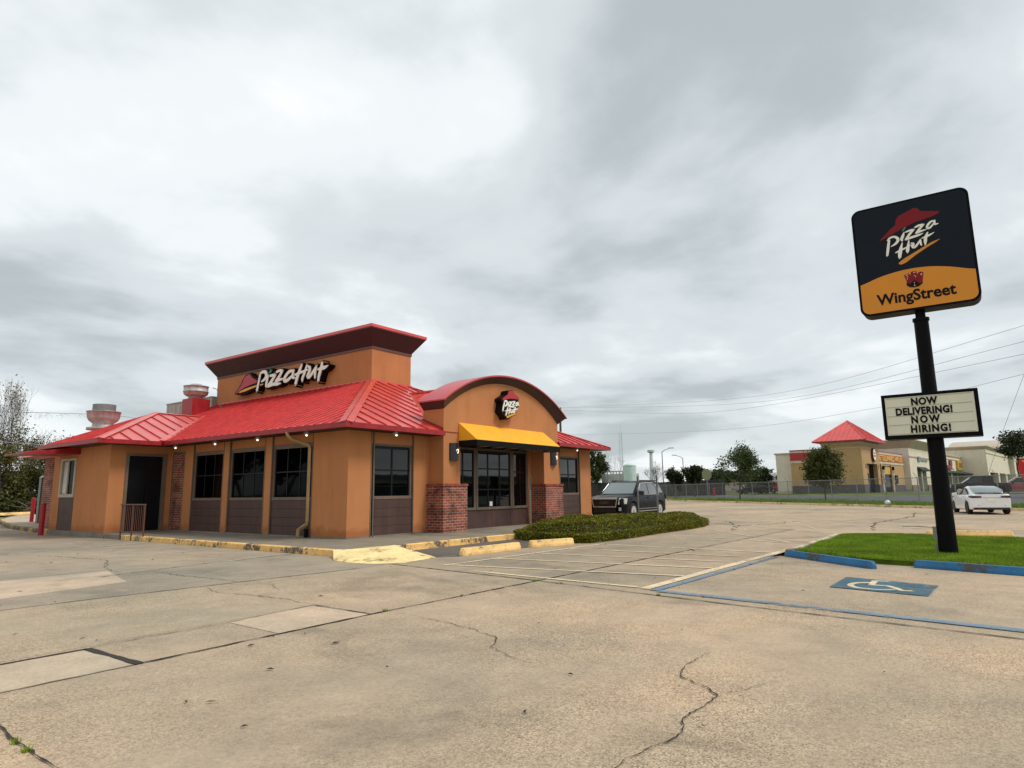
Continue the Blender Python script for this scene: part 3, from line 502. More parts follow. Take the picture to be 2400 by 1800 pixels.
def blades(name,inside,bbox,n,h,seed,z0,m,near=None,w=.006):
    rng=np.random.default_rng(seed); P=np.column_stack([rng.uniform(bbox[0],bbox[1],n),rng.uniform(bbox[2],bbox[3],n)])
    ok=inside(P[:,0],P[:,1]); P=P[ok]; n=len(P); an=rng.uniform(0,math.tau,n); hh=h*rng.uniform(.5,1.35,n)*(1+.35*np.sin(P[:,0]*2.3)*np.cos(P[:,1]*1.9)); ww=w*rng.uniform(.7,1.6,n)
    lean=rng.normal(0,.45,(n,2))*hh[:,None]; zz=z0(P[:,0],P[:,1]) if callable(z0) else np.full(n,z0)
    V=np.zeros((n,3,3)); V[:,0,0]=P[:,0]-np.cos(an)*ww; V[:,0,1]=P[:,1]-np.sin(an)*ww; V[:,1,0]=P[:,0]+np.cos(an)*ww; V[:,1,1]=P[:,1]+np.sin(an)*ww
    V[:,0,2]=V[:,1,2]=zz; V[:,2,0]=P[:,0]+lean[:,0]; V[:,2,1]=P[:,1]+lean[:,1]; V[:,2,2]=zz+hh
    me=bpy.data.meshes.new(name); me.vertices.add(3*n); me.vertices.foreach_set('co',V.reshape(-1)); me.loops.add(3*n); me.loops.foreach_set('vertex_index',np.arange(3*n)); me.polygons.add(n); me.polygons.foreach_set('loop_start',np.arange(n)*3); me.update(); me.validate()
    me.materials.append(m); o=bpy.data.objects.new(name,me); C.objects.link(o); return tag(o,kind='stuff')
def inpoly(poly):
    P=np.array(poly)
    def f(x,y):
        r=np.zeros(len(x),bool); j=len(P)-1
        for i in range(len(P)):
            c=((P[i,1]>y)!=(P[j,1]>y))&(x<(P[j,0]-P[i,0])*(y-P[i,1])/(P[j,1]-P[i,1]+1e-12)+P[i,0]); r^=c; j=i
        return r
    return f
ISL2=[(2.5,-11.2),(7.75,-11.2),(8.35,-11.5),(8.65,-12.2),(8.6,-13.1),(8.35,-13.6),(8.35,-24),(.82,-24),(1.54,-13.4),(1.67,-12.56)]
blades('grass',inpoly(ISL2),(.8,8.7,-19,-11.1),300000,.058,3,lambda x,y:.086+.010*np.sin(x*1.7+y*.8)*np.cos(y*1.3),M['blade'])
tzv=np.vectorize(tz)
def strip(x,y):
    b=x*KN[0]+y*KN[1]; return (b>35.5)&(b<39.5)
blades('grass',strip,(26,68,-24,18),60000,.16,5,lambda x,y:tzv(x,y)-.01,m_leaf('rough_grass_blade',(.10,.20,.02),(.22,.30,.05),.6,.3,.3),w=.035)
# tufts in the joints
def tuft(x,y,r,n,seed):
    return blades('weed',lambda a,b:(a-x)**2+(b-y)**2<r*r,(x-r,x+r,y-r,y+r),n,.032,seed,0.0,M['blade'],w=.003)
for i,(x,y,r) in enumerate(((-3.40,-8.68,.12),(-10.66,-9.95,.05),(-10.67,-10.15,.04),(-6.55,-8.62,.06),(-5.2,-8.66,.04),(-3.5,-9.2,.05),(-2.35,-.02,.05),(-.12,1.2,.08),(-3.78,-10.9,.05))): tuft(x,y,r*.5,45,40+i)
# fallen leaves and grit on the concrete
rr=random.Random(9); mb=MB()
lv=[(-9.72,-10.06),(-9.75,-10.16),(-9.62,-10.2),(-8.9,-9.8),(-8.33,-10.55),(-8.6,-12.1),(-7.9,-8.9),(-7.0,-9.6),(-6.2,-10.6),(-7.7,-11.9),(-8.5,-8.9),(-8.0,-9.5)]+[(rr.uniform(-10,8),rr.uniform(-14,4)) for _ in range(90)]
for x,y in lv:
    if y>-3.2 and x>-3.3: continue
    a=rr.uniform(0,6.3); l=rr.uniform(.015,.05); w=l*rr.uniform(.15,.45); ca,sa=math.cos(a),math.sin(a)
    mb.poly([(x+ca*l,y+sa*l,.012),(x-sa*w,y+ca*w,.022),(x-ca*l,y-sa*l,.012),(x+sa*w,y-ca*w,.014)])
tag(mb.build('leaf_litter',plain('dead_leaf',(.045,.030,.018),.9,var=.4)),kind='stuff')
mb=MB(); mb.poly([(x,y,.012) for x,y in ((0,0),(0,0),(0,0))]) if 0 else None
# ================================================================ THE RESTAURANT
rest=thing('restaurant','orange stucco restaurant with red metal roof, central tower and arched entrance','restaurant',(0,0,0))
def part(name,mb,m,parent=None,**k): return mb.build(name,M[m] if isinstance(m,str) else m,parent or rest,**k)
K_=.41; EO=.65; EZ=3.34; XR=13.92
# --- walls
w=MB()
def wx(y0,y1,z0,z1,x=0.0,t=.22): w.box((x,y0,z0),(x+t,y1,z1))      # wall piece facing -x
def wy(x0,x1,z0,z1,y=0.0,t=.22): w.box((x0,y,z0),(x1,y+t,z1))      # wall piece facing -y
ZT=3.24
w.box((0,0,.19),(.85,.22,ZT)); w.box((0,.222,.19),(.22,1.60,ZT))
for a,b in ((3.66,4.03),(6.08,6.45),(8.43,9.03)): wx(a,b,.19,ZT)
wx(9.93,10.0,.19,ZT)
for a,b in ((1.60,3.66),(4.03,6.08),(6.45,8.43)): wx(a,b,2.88,ZT,.05,.17)
wx(9.03,9.93,3.0,ZT,.03,.19)
wy(.95,2.60,2.88,ZT,.05,.17); wy(2.60,3.40,.19,ZT); wy(.85,.95,2.86,ZT,.02,.2)
# wing
w.box((-2.12,10.0,.19),(-1.60,10.22,ZT)); wy(-1.60,-.18,2.92,ZT,10.03,.19); w.box((-.18,10.0,.19),(-.002,10.22,ZT))
w.box((-2.12,10.222,.19),(-1.9,12.74,ZT)); w.box((-2.12,12.74,2.84,),(-1.9,14.12,ZT)); w.box((-2.12,14.12,.19),(-1.9,14.85,ZT)); w.box((-1.9,14.63,.19),(-1.5,14.85,ZT))
# right hand side
wy(10.2,11.30,.19,ZT); wy(11.30,12.95,2.88,ZT,.05,.17); wy(12.95,XR,.19,ZT); w.box((XR-.22,.222,.19),(XR,23.2,ZT)); w.box((4.5,23.0,.19),(XR-.23,23.2,ZT))
part('wall',w,'stucco')
f=MB(); f.box((-.012,-.012,-.02),(3.36,.3,.188)); f.box((-.012,.3,-.02),(.3,9.99,.188)); f.box((10.2,-.012,-.02),(XR+.012,.3,.188)); f.box((XR-.3,.3,-.02),(XR+.012,23.2,.188))
f.box((-2.135,9.985,-.03),(-.013,10.3,.188)); f.box((-2.135,10.3,-.03),(-1.8,14.86,.188)); f.box((-1.8,14.6,-.03),(-1.4,14.86,.188))
part('footing',f,'footing')
# brick infill strip and brick wall beyond the wing
part('brick_strip',MB().box((.03,9.06,.16),(.2,9.90,2.94)),'brick')
t=MB()
for a,b in ((9.03,9.06),(9.90,9.93)): t.box((.0,a,.16),(.22,b,3.0))
t.box((.0,9.06,2.94),(.22,9.90,3.0)); part('trim',t,'frame')
part('brick_wall',MB().box((-1.5,14.86,.1),(-1.28,17.7,3.05)),'brick')
# pilaster side reveals painted brown trim lines
# --- windows
def window_x(y0,y1,z0=1.32,z1=2.86,x=.10,nv=3,hz=.5):
    fr=MB(); tf=.07
    fr.box((x-.07,y0,z0-.09),(x+.06,y1,z0)); fr.box((x-.05,y0,z1-.05),(x+.06,y1,z1+.02)); fr.box((x-.05,y0,z0),(x+.06,y0+tf,z1-.05)); fr.box((x-.05,y1-tf,z0),(x+.06,y1,z1-.05))
    o=part('window',fr,'frame')
    part('pane',MB().box((x,y0+tf,z0),(x+.02,y1-tf,z1-.05)),'glass',o)
    mu=MB(); ys=[y0+tf+(y1-y0-2*tf)*i/nv for i in range(1,nv)]
    for yy in ys: mu.box((x-.015,yy-.018,z0),(x-.002,yy+.018,z1-.05))
    zz=z0+(z1-z0)*hz; mu.box((x-.018,y0+tf,zz-.02),(x-.003,y1-tf,zz+.02)); mu.box((x-.018,y0+tf,z0),(x-.003,y0+tf+.04,z1-.05)); mu.box((x-.018,y1-tf-.04,z0),(x-.003,y1-tf,z1-.05))
    part('muntin',mu,'alu',o)
def window_y(x0,x1,z0=1.32,z1=2.86,y=.10,nv=2,hz=.5,xs=None,zs=None,tf=.07):
    fr=MB()
    fr.box((x0,y-.07,z0-.09),(x1,y+.06,z0)); fr.box((x0,y-.05,z1-.05),(x1,y+.06,z1+.02)); fr.box((x0,y-.05,z0),(x0+tf,y+.06,z1-.05)); fr.box((x1-tf,y-.05,z0),(x1,y+.06,z1-.05))
    o=part('window',fr,'frame'); part('pane',MB().box((x0+tf,y,z0),(x1-tf,y+.02,z1-.05)),'glass2',o)
    mu=MB(); xs=xs or [x0+tf+(x1-x0-2*tf)*i/nv for i in range(1,nv)]
    for xx in xs: mu.box((xx-.03,y-.015,z0),(xx+.03,y-.002,z1-.05))
    for h in (zs or [hz]):
        zz=z0+(z1-z0)*h; mu.box((x0+tf,y-.018,zz-.025),(x1-tf,y-.003,zz+.025))
    mu.box((x0+tf,y-.018,z0),(x0+tf+.04,y-.003,z1-.05)); mu.box((x1-tf-.04,y-.018,z0),(x1-tf,y-.003,z1-.05)); mu.box((x0+tf+.04,y-.02,z1-.13),(x1-tf-.04,y-.004,z1-.05))
    part('muntin',mu,'alu',o); return o
for a,b in ((1.62,3.64),(4.05,6.06),(6.47,8.41)): window_x(a,b)
window_y(.97,2.57); window_y(11.32,12.93)
# --- brown siding under the windows
def boards(mb,horizontal,a,b,z0,z1,off,n):
    h=(z1-z0)/n
    for i in range(n):
        za=z0+i*h; zb=z0+(i+1)*h-.008
        if horizontal=='x': mb.box((off,a,za),(off+.05,b,zb))
        else: mb.box((a,off,za),(b,off+.05,zb))
for a,b in ((1.62,3.64),(4.05,6.06),(6.47,8.41)):
    s=MB(); boards(s,'x',a,b,.20,1.225,.035,4); s.box((.0,a-.02,.13),(.09,b+.02,.20)); s.box((.09,a,.15),(.12,b,1.225)); part('siding_panel',s,'siding')
for a,b in ((.97,2.57),(11.32,12.93)):
    s=MB(); boards(s,'y',a,b,.20,1.225,.035,4); s.box((a-.02,.0,.13),(b+.02,.09,.20)); s.box((a,.09,.15),(b,.12,1.225)); part('siding_panel',s,'siding')
def t1(a,b): part('corner_trim',MB().box(a,b),'frame')
for y in (1.60,3.66,4.03,6.08,6.45,8.43): t1((-.012,y-.018,.15),(.03,y+.018,ZT-.002))
for x in (.86,.955,2.60,11.30,12.95): t1((x-.018,-.012,.15),(x+.018,.03,ZT-.002))
for a,b in ((1.62,3.64),(4.05,6.06),(6.47,8.41)): t1((.02,a,2.885),(.08,b,2.935))
# --- entry door in the wing
d=MB(); d.box((-1.60,9.97,.15),(-1.50,10.1,2.92)); d.box((-.30,9.97,.15),(-.18,10.1,2.92)); d.box((-1.5,9.97,2.84),(-.30,10.1,2.92)); door=part('door',d,'frame')
part('door_leaf',MB().box((-1.49,10.05,.16),(-.9,10.09,2.835)).box((-.89,10.05,.16),(-.31,10.09,2.835)),plain('black_door',(.004,.004,.005),.5,var=.05,spec=.2),door)
part('handle',MB().box((-.98,10.0,1.1),(-.95,10.04,1.5)).box((-.84,10.0,1.1),(-.81,10.04,1.5)),'alu',door)
# --- drive-through window in the wing
fr=MB(); fr.box((-2.16,12.74,1.40),(-2.02,14.12,1.52)); fr.box((-2.16,12.74,2.76),(-2.02,14.12,2.85)); fr.box((-2.16,12.74,1.52),(-2.02,12.86,2.76)); fr.box((-2.16,14.0,1.52),(-2.02,14.12,2.76)); fr.box((-2.11,13.5,1.52),(-2.04,13.6,2.76))
o=part('window',fr,plain('pale_window_frame',(.42,.36,.26),.5,var=.1)); o['label']='cream framed drive-through window'
part('pane',MB().box((-2.07,12.86,1.52),(-2.05,14.0,2.76)),'glass',o)
part('siding_panel',MB().box((-2.11,12.76,.19),(-2.03,14.10,1.40)),'siding')
part('sash_panel',MB().box((-2.085,13.62,1.54),(-2.075,13.98,2.74)),'white_metal',o)
a=MB(); a.prism([(-2.12,12.5,2.97),(-2.12,12.5,3.25),(-3.88,12.5,2.98),(-3.88,12.5,2.93)],(0,1.95,0)); o=part('awning',a,'gutter'); o['label']='dark red metal awning over the drive-through window'
# --- roof
r=MB(); TX0,TX1,TY0,TY1,TZ=5.84,8.11,5.69,17.56,6.02
E0,E1,F0,F1=-EO,XR+EO,-EO,23.9
SW,SE,NE,NW=(E0,F0,EZ),(E1,F0,EZ),(E1,F1,EZ),(E0,F1,EZ)
a,b,c,dd=(TX0,TY0,TZ),(TX1,TY0,TZ),(TX1,TY1,TZ),(TX0,TY1,TZ)
r.poly([SW,SE,b,a]); r.poly([SE,NE,c,b]); r.poly([NE,NW,dd,c]); r.poly([NW,SW,a,dd])
# wing roof
WX=-2.8; A1=(1.12,14.0,4.92); A2=(3.45,14.0,4.92)
r.poly([(WX,9.35,EZ),(E0,9.35,EZ),A2,A1]); r.poly([(WX,9.35,EZ),A1,(WX,14.5,EZ)]); r.poly([(WX,14.5,EZ),A1,(1.12,18.2,3.5),(WX+.6,18.2,3.32)]); r.poly([A1,A2,(3.45,18.2,3.9),(1.12,18.2,3.5)])
# saddle behind the arch
GX0,GX1,GXm=3.34,10.18,6.76
r.poly([(GX0,-.3,3.62),(GX0,.1,3.64),(GXm,4.5,5.42),(GXm,-.3,5.42)]); r.poly([(GX1,-.3,3.62),(GX1,.1,3.64),(GXm,4.5,5.42),(GXm,-.3,5.42)])
def nrm(p,q,s):
    n=(Vector(q)-Vector(p)).cross(Vector(s)-Vector(p)); n.normalize(); return n if n.z>0 else -n
def rib(p,q,n,w=.013,h=.040):
    p,q=Vector(p),Vector(q); d=(q-p).normalized(); s=d.cross(n)*w; u=n*h; e=n*.002
    RB.prism([p-s-e,p+s-e,p+s+u,p-s+u],q-p)
RB=MB()
def lerp(a,b,t): return Vector(a)+(Vector(b)-Vector(a))*t
nW=nrm(SW,NW,a); nS=nrm(SW,SE,a); nE=nrm(SE,NE,b)
zW=lambda x:EZ+(x-E0)*(TZ-EZ)/(TX0-E0)
y=.0
# west ribs, clipped by hip and by the wing valley
y=-.45
while y<17.5:
    xs=E0 if y<9.35 else E0+(y-9.35)*(A2[0]-E0)/(14.0-9.35)
    if y>14: xs=3.45
    xe=TX0 if y>TY0 else E0+(y-F0)*(TX0-E0)/(TY0-F0)
    if xe-xs>.15: rib((xs,y,zW(xs)),(xe,y,zW(xe)),nW)
    y+=.405
zS=lambda y:EZ+(y-F0)*(TZ-EZ)/(TY0-F0)
x=-.36
while x<14.4:
    ye=TY0 if TX0<=x<=TX1 else (F0+(x-E0)*(TY0-F0)/(TX0-E0) if x<TX0 else F0+(E1-x)*(TY0-F0)/(E1-TX1))
    ys=F0
    if GX0<x<GX1: ys=.1+(GXm-abs(x-GXm)-GX0+0)*(4.4/(GXm-GX0)) if True else F0
    if GX0<x<GX1: ys=.1+(1-abs(x-GXm)/(GXm-GX0))*4.4
    if ye-ys>.15: rib((x,ys,zS(ys)),(x,ye,zS(ye)),nS)
    x+=.59
zw=lambda y:EZ+(y-9.35)*(4.92-EZ)/(14-9.35); nw=nrm((WX,9.35,EZ),(E0,9.35,EZ),A2)
x=-2.35
while x<3.4:
    ye=14.0 if x>A1[0] else 9.35+(x-WX)*(14-9.35)/(A1[0]-WX); ys=9.35 if x<E0 else 9.35+(x-E0)*(14-9.35)/(A2[0]-E0)
    if ye-ys>.1: rib((x,ys,zw(ys)),(x,ye,zw(ye)),nw)
    x+=.59
n2=nrm((WX,9.35,EZ),A1,(WX,14.5,EZ)); 
for k in range(1,11):
    yy=9.35+k*.45; t=(yy-9.35)/(14-9.35); e=lerp((WX,9.35,EZ),A1,min(t,1)); 
    if yy<14: rib((WX,yy,EZ),e,n2)
ng=nrm((GX0,.1,3.64),(GXm,4.5,5.42),(GXm,0,5.42))
for yy in (.35,.95,1.55,2.15,2.75,3.35,3.95):
    t=(yy-.1)/4.4; rib((GX0+(GXm-GX0)*max(0,t),yy,3.64+(5.42-3.64)*max(0,t)),(GXm,yy,5.42),ng)
# hip, ridge and valley caps
def capline(p,q,nA,nB,w=.19,h=.045):
    p,q=Vector(p),Vector(q); d=(q-p).normalized()
    for n_ in (nA,nB):
        other=nB if n_ is nA else nA
        s=d.cross(n_); s.normalize()
        if s.dot(other)>0: s=-s
        pts=[p+n_*h,p+n_*(h-.012),p+n_*(h-.012)+s*w,p+n_*h+s*w]
        r.prism(pts,q-p)
capline(SW,a,nW,nS); capline(SE,b,nS,nE); capline((WX,9.35,EZ),A1,n2,nw,.16); capline(A1,A2,nw,nrm(A1,A2,(3.45,18.2,3.9)),.12)
def valley(p,q,nA,nB,w=.17,h=.040):
    p,q=Vector(p),Vector(q); d=(q-p).normalized()
    for n_ in (nA,nB):
        other=nB if n_ is nA else nA; s=d.cross(n_); s.normalize()
        if s.dot(other)<0: s=-s
        r.prism([p+n_*h,p+n_*(h-.012),p+n_*(h-.012)+s*w,p+n_*h+s*w],q-p)
valley((E0,9.35,EZ),A2,nw,nW); valley((GX0,.1,3.64),(GXm,4.5,5.42),nS,ng,.16)
# flashing at the tower foot and ridge of the saddle
r.box((TX0-.05,TY0-.05,TZ-.05),(TX1+.05,TY0,TZ+.06)); r.box((TX0-.05,TY0+.001,TZ-.05),(TX0,TY1,TZ+.06)); r.box((GXm-.09,-.1,5.40),(GXm+.09,4.5,5.46))
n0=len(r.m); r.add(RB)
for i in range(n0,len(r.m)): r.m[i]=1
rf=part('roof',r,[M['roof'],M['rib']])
# rake flashing where the main eave runs against the arched porch
part('flashing',MB().prism([(3.31,-.62,3.36),(3.31,-.62,3.46),(3.31,.3,3.82),(3.31,.3,3.72)],(-.025,0,0)),'gutter')
# gutters / fascias and soffits
gp=[(-.06,3.20),(-.06,3.345),(.09,3.345),(.105,3.30),(.07,3.215),(.03,3.20)]
g=MB(); g.sweep([(-EO+.02,9.36),(-EO+.02,-EO+.02),(3.32,-EO+.02)][::-1],[(-o,z) for o,z in gp]) if 0 else g.sweep([(-EO,9.35),(-EO,-EO),(3.315,-EO)],[(o,z) for o,z in [(-p[0],p[1]) for p in gp]])
part('gutter',g,'gutter')
g=MB(); g.sweep([(WX,14.5),(WX,9.35),(-EO-.1,9.35)],[(-o,z) for o,z in gp]); part('gutter',g,'gutter')
g=MB(); g.sweep([(10.2,-EO),(E1,-EO),(E1,23.9)],[(-o,z) for o,z in gp]); part('gutter',g,'gutter')
part('gutter',MB().box((-2.35,14.9,3.12),(-2.2,18.2,3.30)).box((-2.2,14.9,3.16),(-1.3,18.2,3.2)),'gutter')
s=MB(); s.box((-EO,-EO,3.205),(0,9.35,3.235)); s.box((0,-EO,3.205),(3.3,0,3.235)); s.box((WX,9.35,3.205),(-2.12,14.5,3.235)); s.box((-2.12,9.35,3.205),(0,10,3.235)); s.box((10.2,-EO,3.205),(E1,0,3.235)); s.box((XR,0,3.205),(E1,23.9,3.235))
part('soffit',s,'maroon')
# --- tower with flared cornice
t=MB(); t.box((TX0,TY0,5.2),(TX1,TY1,7.50)); tw=part('tower',t,'stucco')
def frust(mb,x0,y0,x1,y1,z0,z1,o):
    lo=[(x0,y0,z0),(x1,y0,z0),(x1,y1,z0),(x0,y1,z0)]; hi=[(x0-o,y0-o,z1),(x1+o,y0-o,z1),(x1+o,y1+o,z1),(x0-o,y1+o,z1)]
    for i in range(4): j=(i+1)%4; mb.poly([lo[i],lo[j],hi[j],hi[i]])
    mb.poly(lo[::-1]); mb.poly(hi)
cn=MB(); frust(cn,TX0-.02,TY0-.02,TX1+.02,TY1+.02,7.50,8.15,.44); part('cornice',cn,'maroon',tw)
cn=MB(); cn.box((TX0-.035,TY0-.035,7.40),(TX1+.035,TY1+.035,7.498)); part('cornice_trim',cn,'brown_trim',tw)
cn=MB(); cn.box((TX0-.475,TY0-.475,8.15),(TX1+.475,TY1+.475,8.19)); part('cornice_trim',cn,'brown_trim',tw)
cn=MB(); cn.box((TX0-.50,TY0-.50,8.192),(TX1+.50,TY1+.50,8.31)); part('cornice_cap',cn,M['roof'],tw)
# --- entrance porch with barrel arch
YE=-.62; PX0,PX1=3.32,10.20; XC=(PX0+PX1)/2; HW=(PX1-PX0)/2; RISE=1.20; RAD=(HW*HW+RISE*RISE)/(2*RISE); ZS=4.08; ZC=ZS+RISE-RAD
def arc(o=0,n=28,rad=None,hw=None):
    R_=RAD+o; th=math.asin(min(1,(HW+ (hw or 0))/R_)) if False else math.asin(HW/RAD)
    return [(XC+R_*math.sin(-th+2*th*i/n),ZC+R_*math.cos(-th+2*th*i/n)) for i in range(n+1)]
p=MB(); A=arc()
# front wall above the opening, with the arch as its top edge
pts=[(PX0,YE,3.05)]+[(x,YE,z) for x,z in A]+[(PX1,YE,3.05)]; p.prism(pts,(0,.9,0))
p.box((PX0,YE,1.66),(4.14,YE+.62,3.05)); p.box((9.15,YE,1.66),(PX1,YE+.62,3.05)); p.box((8.93,-.02,.15),(9.15,.1,3.05)); p.box((PX1-.3,0,3.05),(PX1-.01,.6,3.3))
porch=part('porch',p,'stucco')
bk=MB(); bk.box((3.20,YE-.1,.14),(4.38,YE+.62,1.60)); bk2=MB(); bk2.box((9.08,YE-.1,.14),(10.36,YE+.62,1.60))
pier1=part('brick_pier',bk,'brick'); pier2=part('brick_pier',bk2,'brick')
for pr_,x0,x1 in ((pier1,3.20,4.38),(pier2,9.08,10.36)):
    c=MB(); n=int((x1-x0)/.085); 
    for i in range(n): c.box((x0-.02+i*(x1-x0+.04)/n+.004,YE-.125,1.602),(x0-.02+(i+1)*(x1-x0+.04)/n-.004,YE+.60,1.672+.004*(i%3)))
    part('soldier_course',c,plain('soldier_brick',(.30,.075,.045),.85,var=.5,scale=9),pr_)
# barrel roof: brown flared fascia at the front and left, red on top
th0=math.asin(HW/RAD)
f=MB(); n=32; fl=.28; up=.27
def AP(o,i): th=-th0+2*th0*i/n; return (XC+(RAD+o)*math.sin(th),ZC+(RAD+o)*math.cos(th))
def outer(i): 
    x,z=AP(0,i); t=(x-XC)/HW; return (x+fl*t,z+up)
for i in range(n):
    a0,a1=AP(.0,i),AP(.0,i+1); b0,b1=outer(i),outer(i+1)
    f.poly([(a0[0],YE-.01,a0[1]),(a1[0],YE-.01,a1[1]),(b1[0],YE-fl,b1[1]),(b0[0],YE-fl,b0[1])])
for sx,i in ((-1,0),(1,n)):
    a_=AP(0,i); b_=outer(i); x=a_[0]+.01*sx
    f.poly([(x,YE-.01,a_[1]),(x,.25,a_[1]),(b_[0],.25,b_[1]),(b_[0],YE-fl,b_[1])]); f.poly([(x,.25,a_[1]),(b_[0],.25,b_[1]),(x,.25,b_[1])])
arch=part('arch_fascia',f,plain('brown_arch_fascia',(.060,.028,.024),.5,var=.15),fix=False)
f=MB()
for i in range(n):
    b0,b1=outer(i),outer(i+1); f.poly([(b0[0],YE-fl-.012,b0[1]+.0),(b1[0],YE-fl-.012,b1[1]+.0),(b1[0],.26,b1[1]),(b0[0],.26,b0[1])])
    f.poly([(b0[0],YE-fl-.012,b0[1]-.055),(b1[0],YE-fl-.012,b1[1]-.055),(b1[0],YE-fl-.012,b1[1]),(b0[0],YE-fl-.012,b0[1])])
    c0,c1=AP(0,i),AP(0,i+1); f.poly([(c0[0],.255,c0[1]-.02),(c1[0],.255,c1[1]-.02),(b1[0],.26,b1[1]),(b0[0],.26,b0[1])])
b0=outer(0); f.poly([(b0[0]-.01,YE-fl-.012,b0[1]-.045),(b0[0]-.01,.26,b0[1]-.045),(b0[0]-.01,.26,b0[1]),(b0[0]-.01,YE-fl-.012,b0[1])])
b0=outer(n); f.poly([(b0[0]+.01,YE-fl-.012,b0[1]-.045),(b0[0]+.01,.26,b0[1]-.045),(b0[0]+.01,.26,b0[1]),(b0[0]+.01,YE-fl-.012,b0[1])])
part('barrel_roof',f,plain('faded_red_metal',(.50,.035,.045),.42,var=.12,scale=1.2,coat=.2),fix=False,smooth=False)
# porch glazing, panel and soffit
o=window_y(4.38,5.72,.87,2.92,.06,2,xs=[5.05],zs=[.62],tf=.10); window_y(5.74,7.88,.87,2.92,.055,3,xs=[6.45,7.15],zs=[.30,.66],tf=.10); window_y(7.90,8.93,.87,2.92,.06,2,xs=[8.45],zs=[.62],tf=.10)
part('siding_panel',MB().box((4.2,.03,.22),(8.93,.10,.775)).box((4.2,.01,.15),(8.93,.10,.218)),'siding'); part('soffit',MB().box((4.14,YE+.01,3.02),(9.15,.2,3.048)),'maroon')
part('notice',MB().box((6.52,.028,.90),(6.68,.034,1.06)),'sgn_white')
# awning
a=MB(); X0,X1,PR=4.06,9.12,.78; z1,z2,z3=3.68,3.08,2.88
pt=lambda x,y,z:(x,YE-y,z)
a.poly([pt(X0,0.004,z1),pt(X1,0.004,z1),pt(X1,PR,z2),pt(X0,PR,z2)]); a.poly([pt(X0,.004,z1),pt(X0,PR,z2),pt(X0,.004,z2)]); a.poly([pt(X1,.004,z1),pt(X1,PR,z2),pt(X1,.004,z2)])
aw=part('awning',a,'awn'); aw['label']='yellow fabric awning with a black valance over the entrance glazing'
part('valance',MB().box((X0,YE-PR,z3),(X1,YE-PR+.012,z2-.002)).box((X0,YE-PR+.013,z3),(X0+.012,YE-.004,z2-.002)).box((X1-.012,YE-PR+.013,z3),(X1,YE-.004,z2-.002)),'awn_blk',aw)
a=MB()
for i in range(7):
    x=X0+.06+(X1-X0-.12)*i/6; a.tube([(x,YE-.03,z3+.03),(x,YE-PR+.03,z3+.03)],.014,6); a.tube([(x,YE-.03,z1-.06),(x,YE-PR+.03,z2-.03)],.012,6)
a.tube([(X0+.05,YE-PR+.04,z3+.03),(X1-.05,YE-PR+.04,z3+.03)],.014,6); part('awning_frame',a,'steel',aw)
# porch wall lamps: curved black boxes with a lit cut-out
for x in (3.79,9.80):
    l=MB(); n=8; prof=[(x-.19+.38*i/n,YE-.004-.10*math.sin(math.pi*i/n)-.05) for i in range(n+1)]
    pts=[(x-.19,YE-.004,2.42)]+[(u,v,2.42) for u,v in prof]+[(x+.19,YE-.004,2.42)]; l.prism(pts,(0,0,.56)); o=part('wall_lamp',l,plain('black_lamp_shade',(.012,.016,.022),.35,var=.1))
    g=MB()
    pl=lambda u,v,d:(x+.03+u,YE-.150-d,2.70+v)
    brush(g,[(-.045,.05,.004),(-.02,.07,.006),(-.018,.04,.006),(-.02,.0,.004)],pl,0,.004); brush(g,[(.005,.07,.007),(.035,.08,.008),(.05,.04,.010),(.048,-.01,.010),(.02,-.045,.009),(-.005,-.04,.005)],pl,0,.005)
    part('lamp_cutout',g,'cutglow',o)
# eave floodlights (lit)
def flood(x,y,z,dx,dy):
    o=part('floodlight',MB().box((x-.05,y-.05,z+.03),(x+.05,y+.05,z+.075)).tube([(x,y,z+.04),(x+dx*.03,y+dy*.03,z)],.035,10),'white_metal')
    part('bulb',MB().lathe([(.001,-.03),(.024,-.022),(.035,0),(.022,.02),(.001,.025)],(x+dx*.07,y+dy*.07,z-.005),12),'lampglow',o)
for y in (9.44,6.76,4.25,1.73): flood(-.18,y,3.14,-.3,-.8)
flood(1.62,-.18,3.14,.3,-.6); flood(12.4,-.18,3.14,.3,-.6)
# downspout
a=MB(); D=[(-.70,1.95,3.22),(-.66,1.93,3.12),(-.58,1.90,3.02),(-.30,1.82,2.93),(-.10,1.72,2.86),(-.065,1.68,2.76),(-.065,1.68,2.4),(-.065,1.68,.62),(-.07,1.70,.52),(-.12,1.86,.43),(-.16,1.95,.36),(-.17,1.96,.22),(-.17,1.96,.16)]
a.tube(D,.062,4); part('downspout',a,'down',bevel=.01)
part('drain_boot',MB().tube([(-.10,1.66,.155),(-.10,1.66,.40)],.06,10),'black')
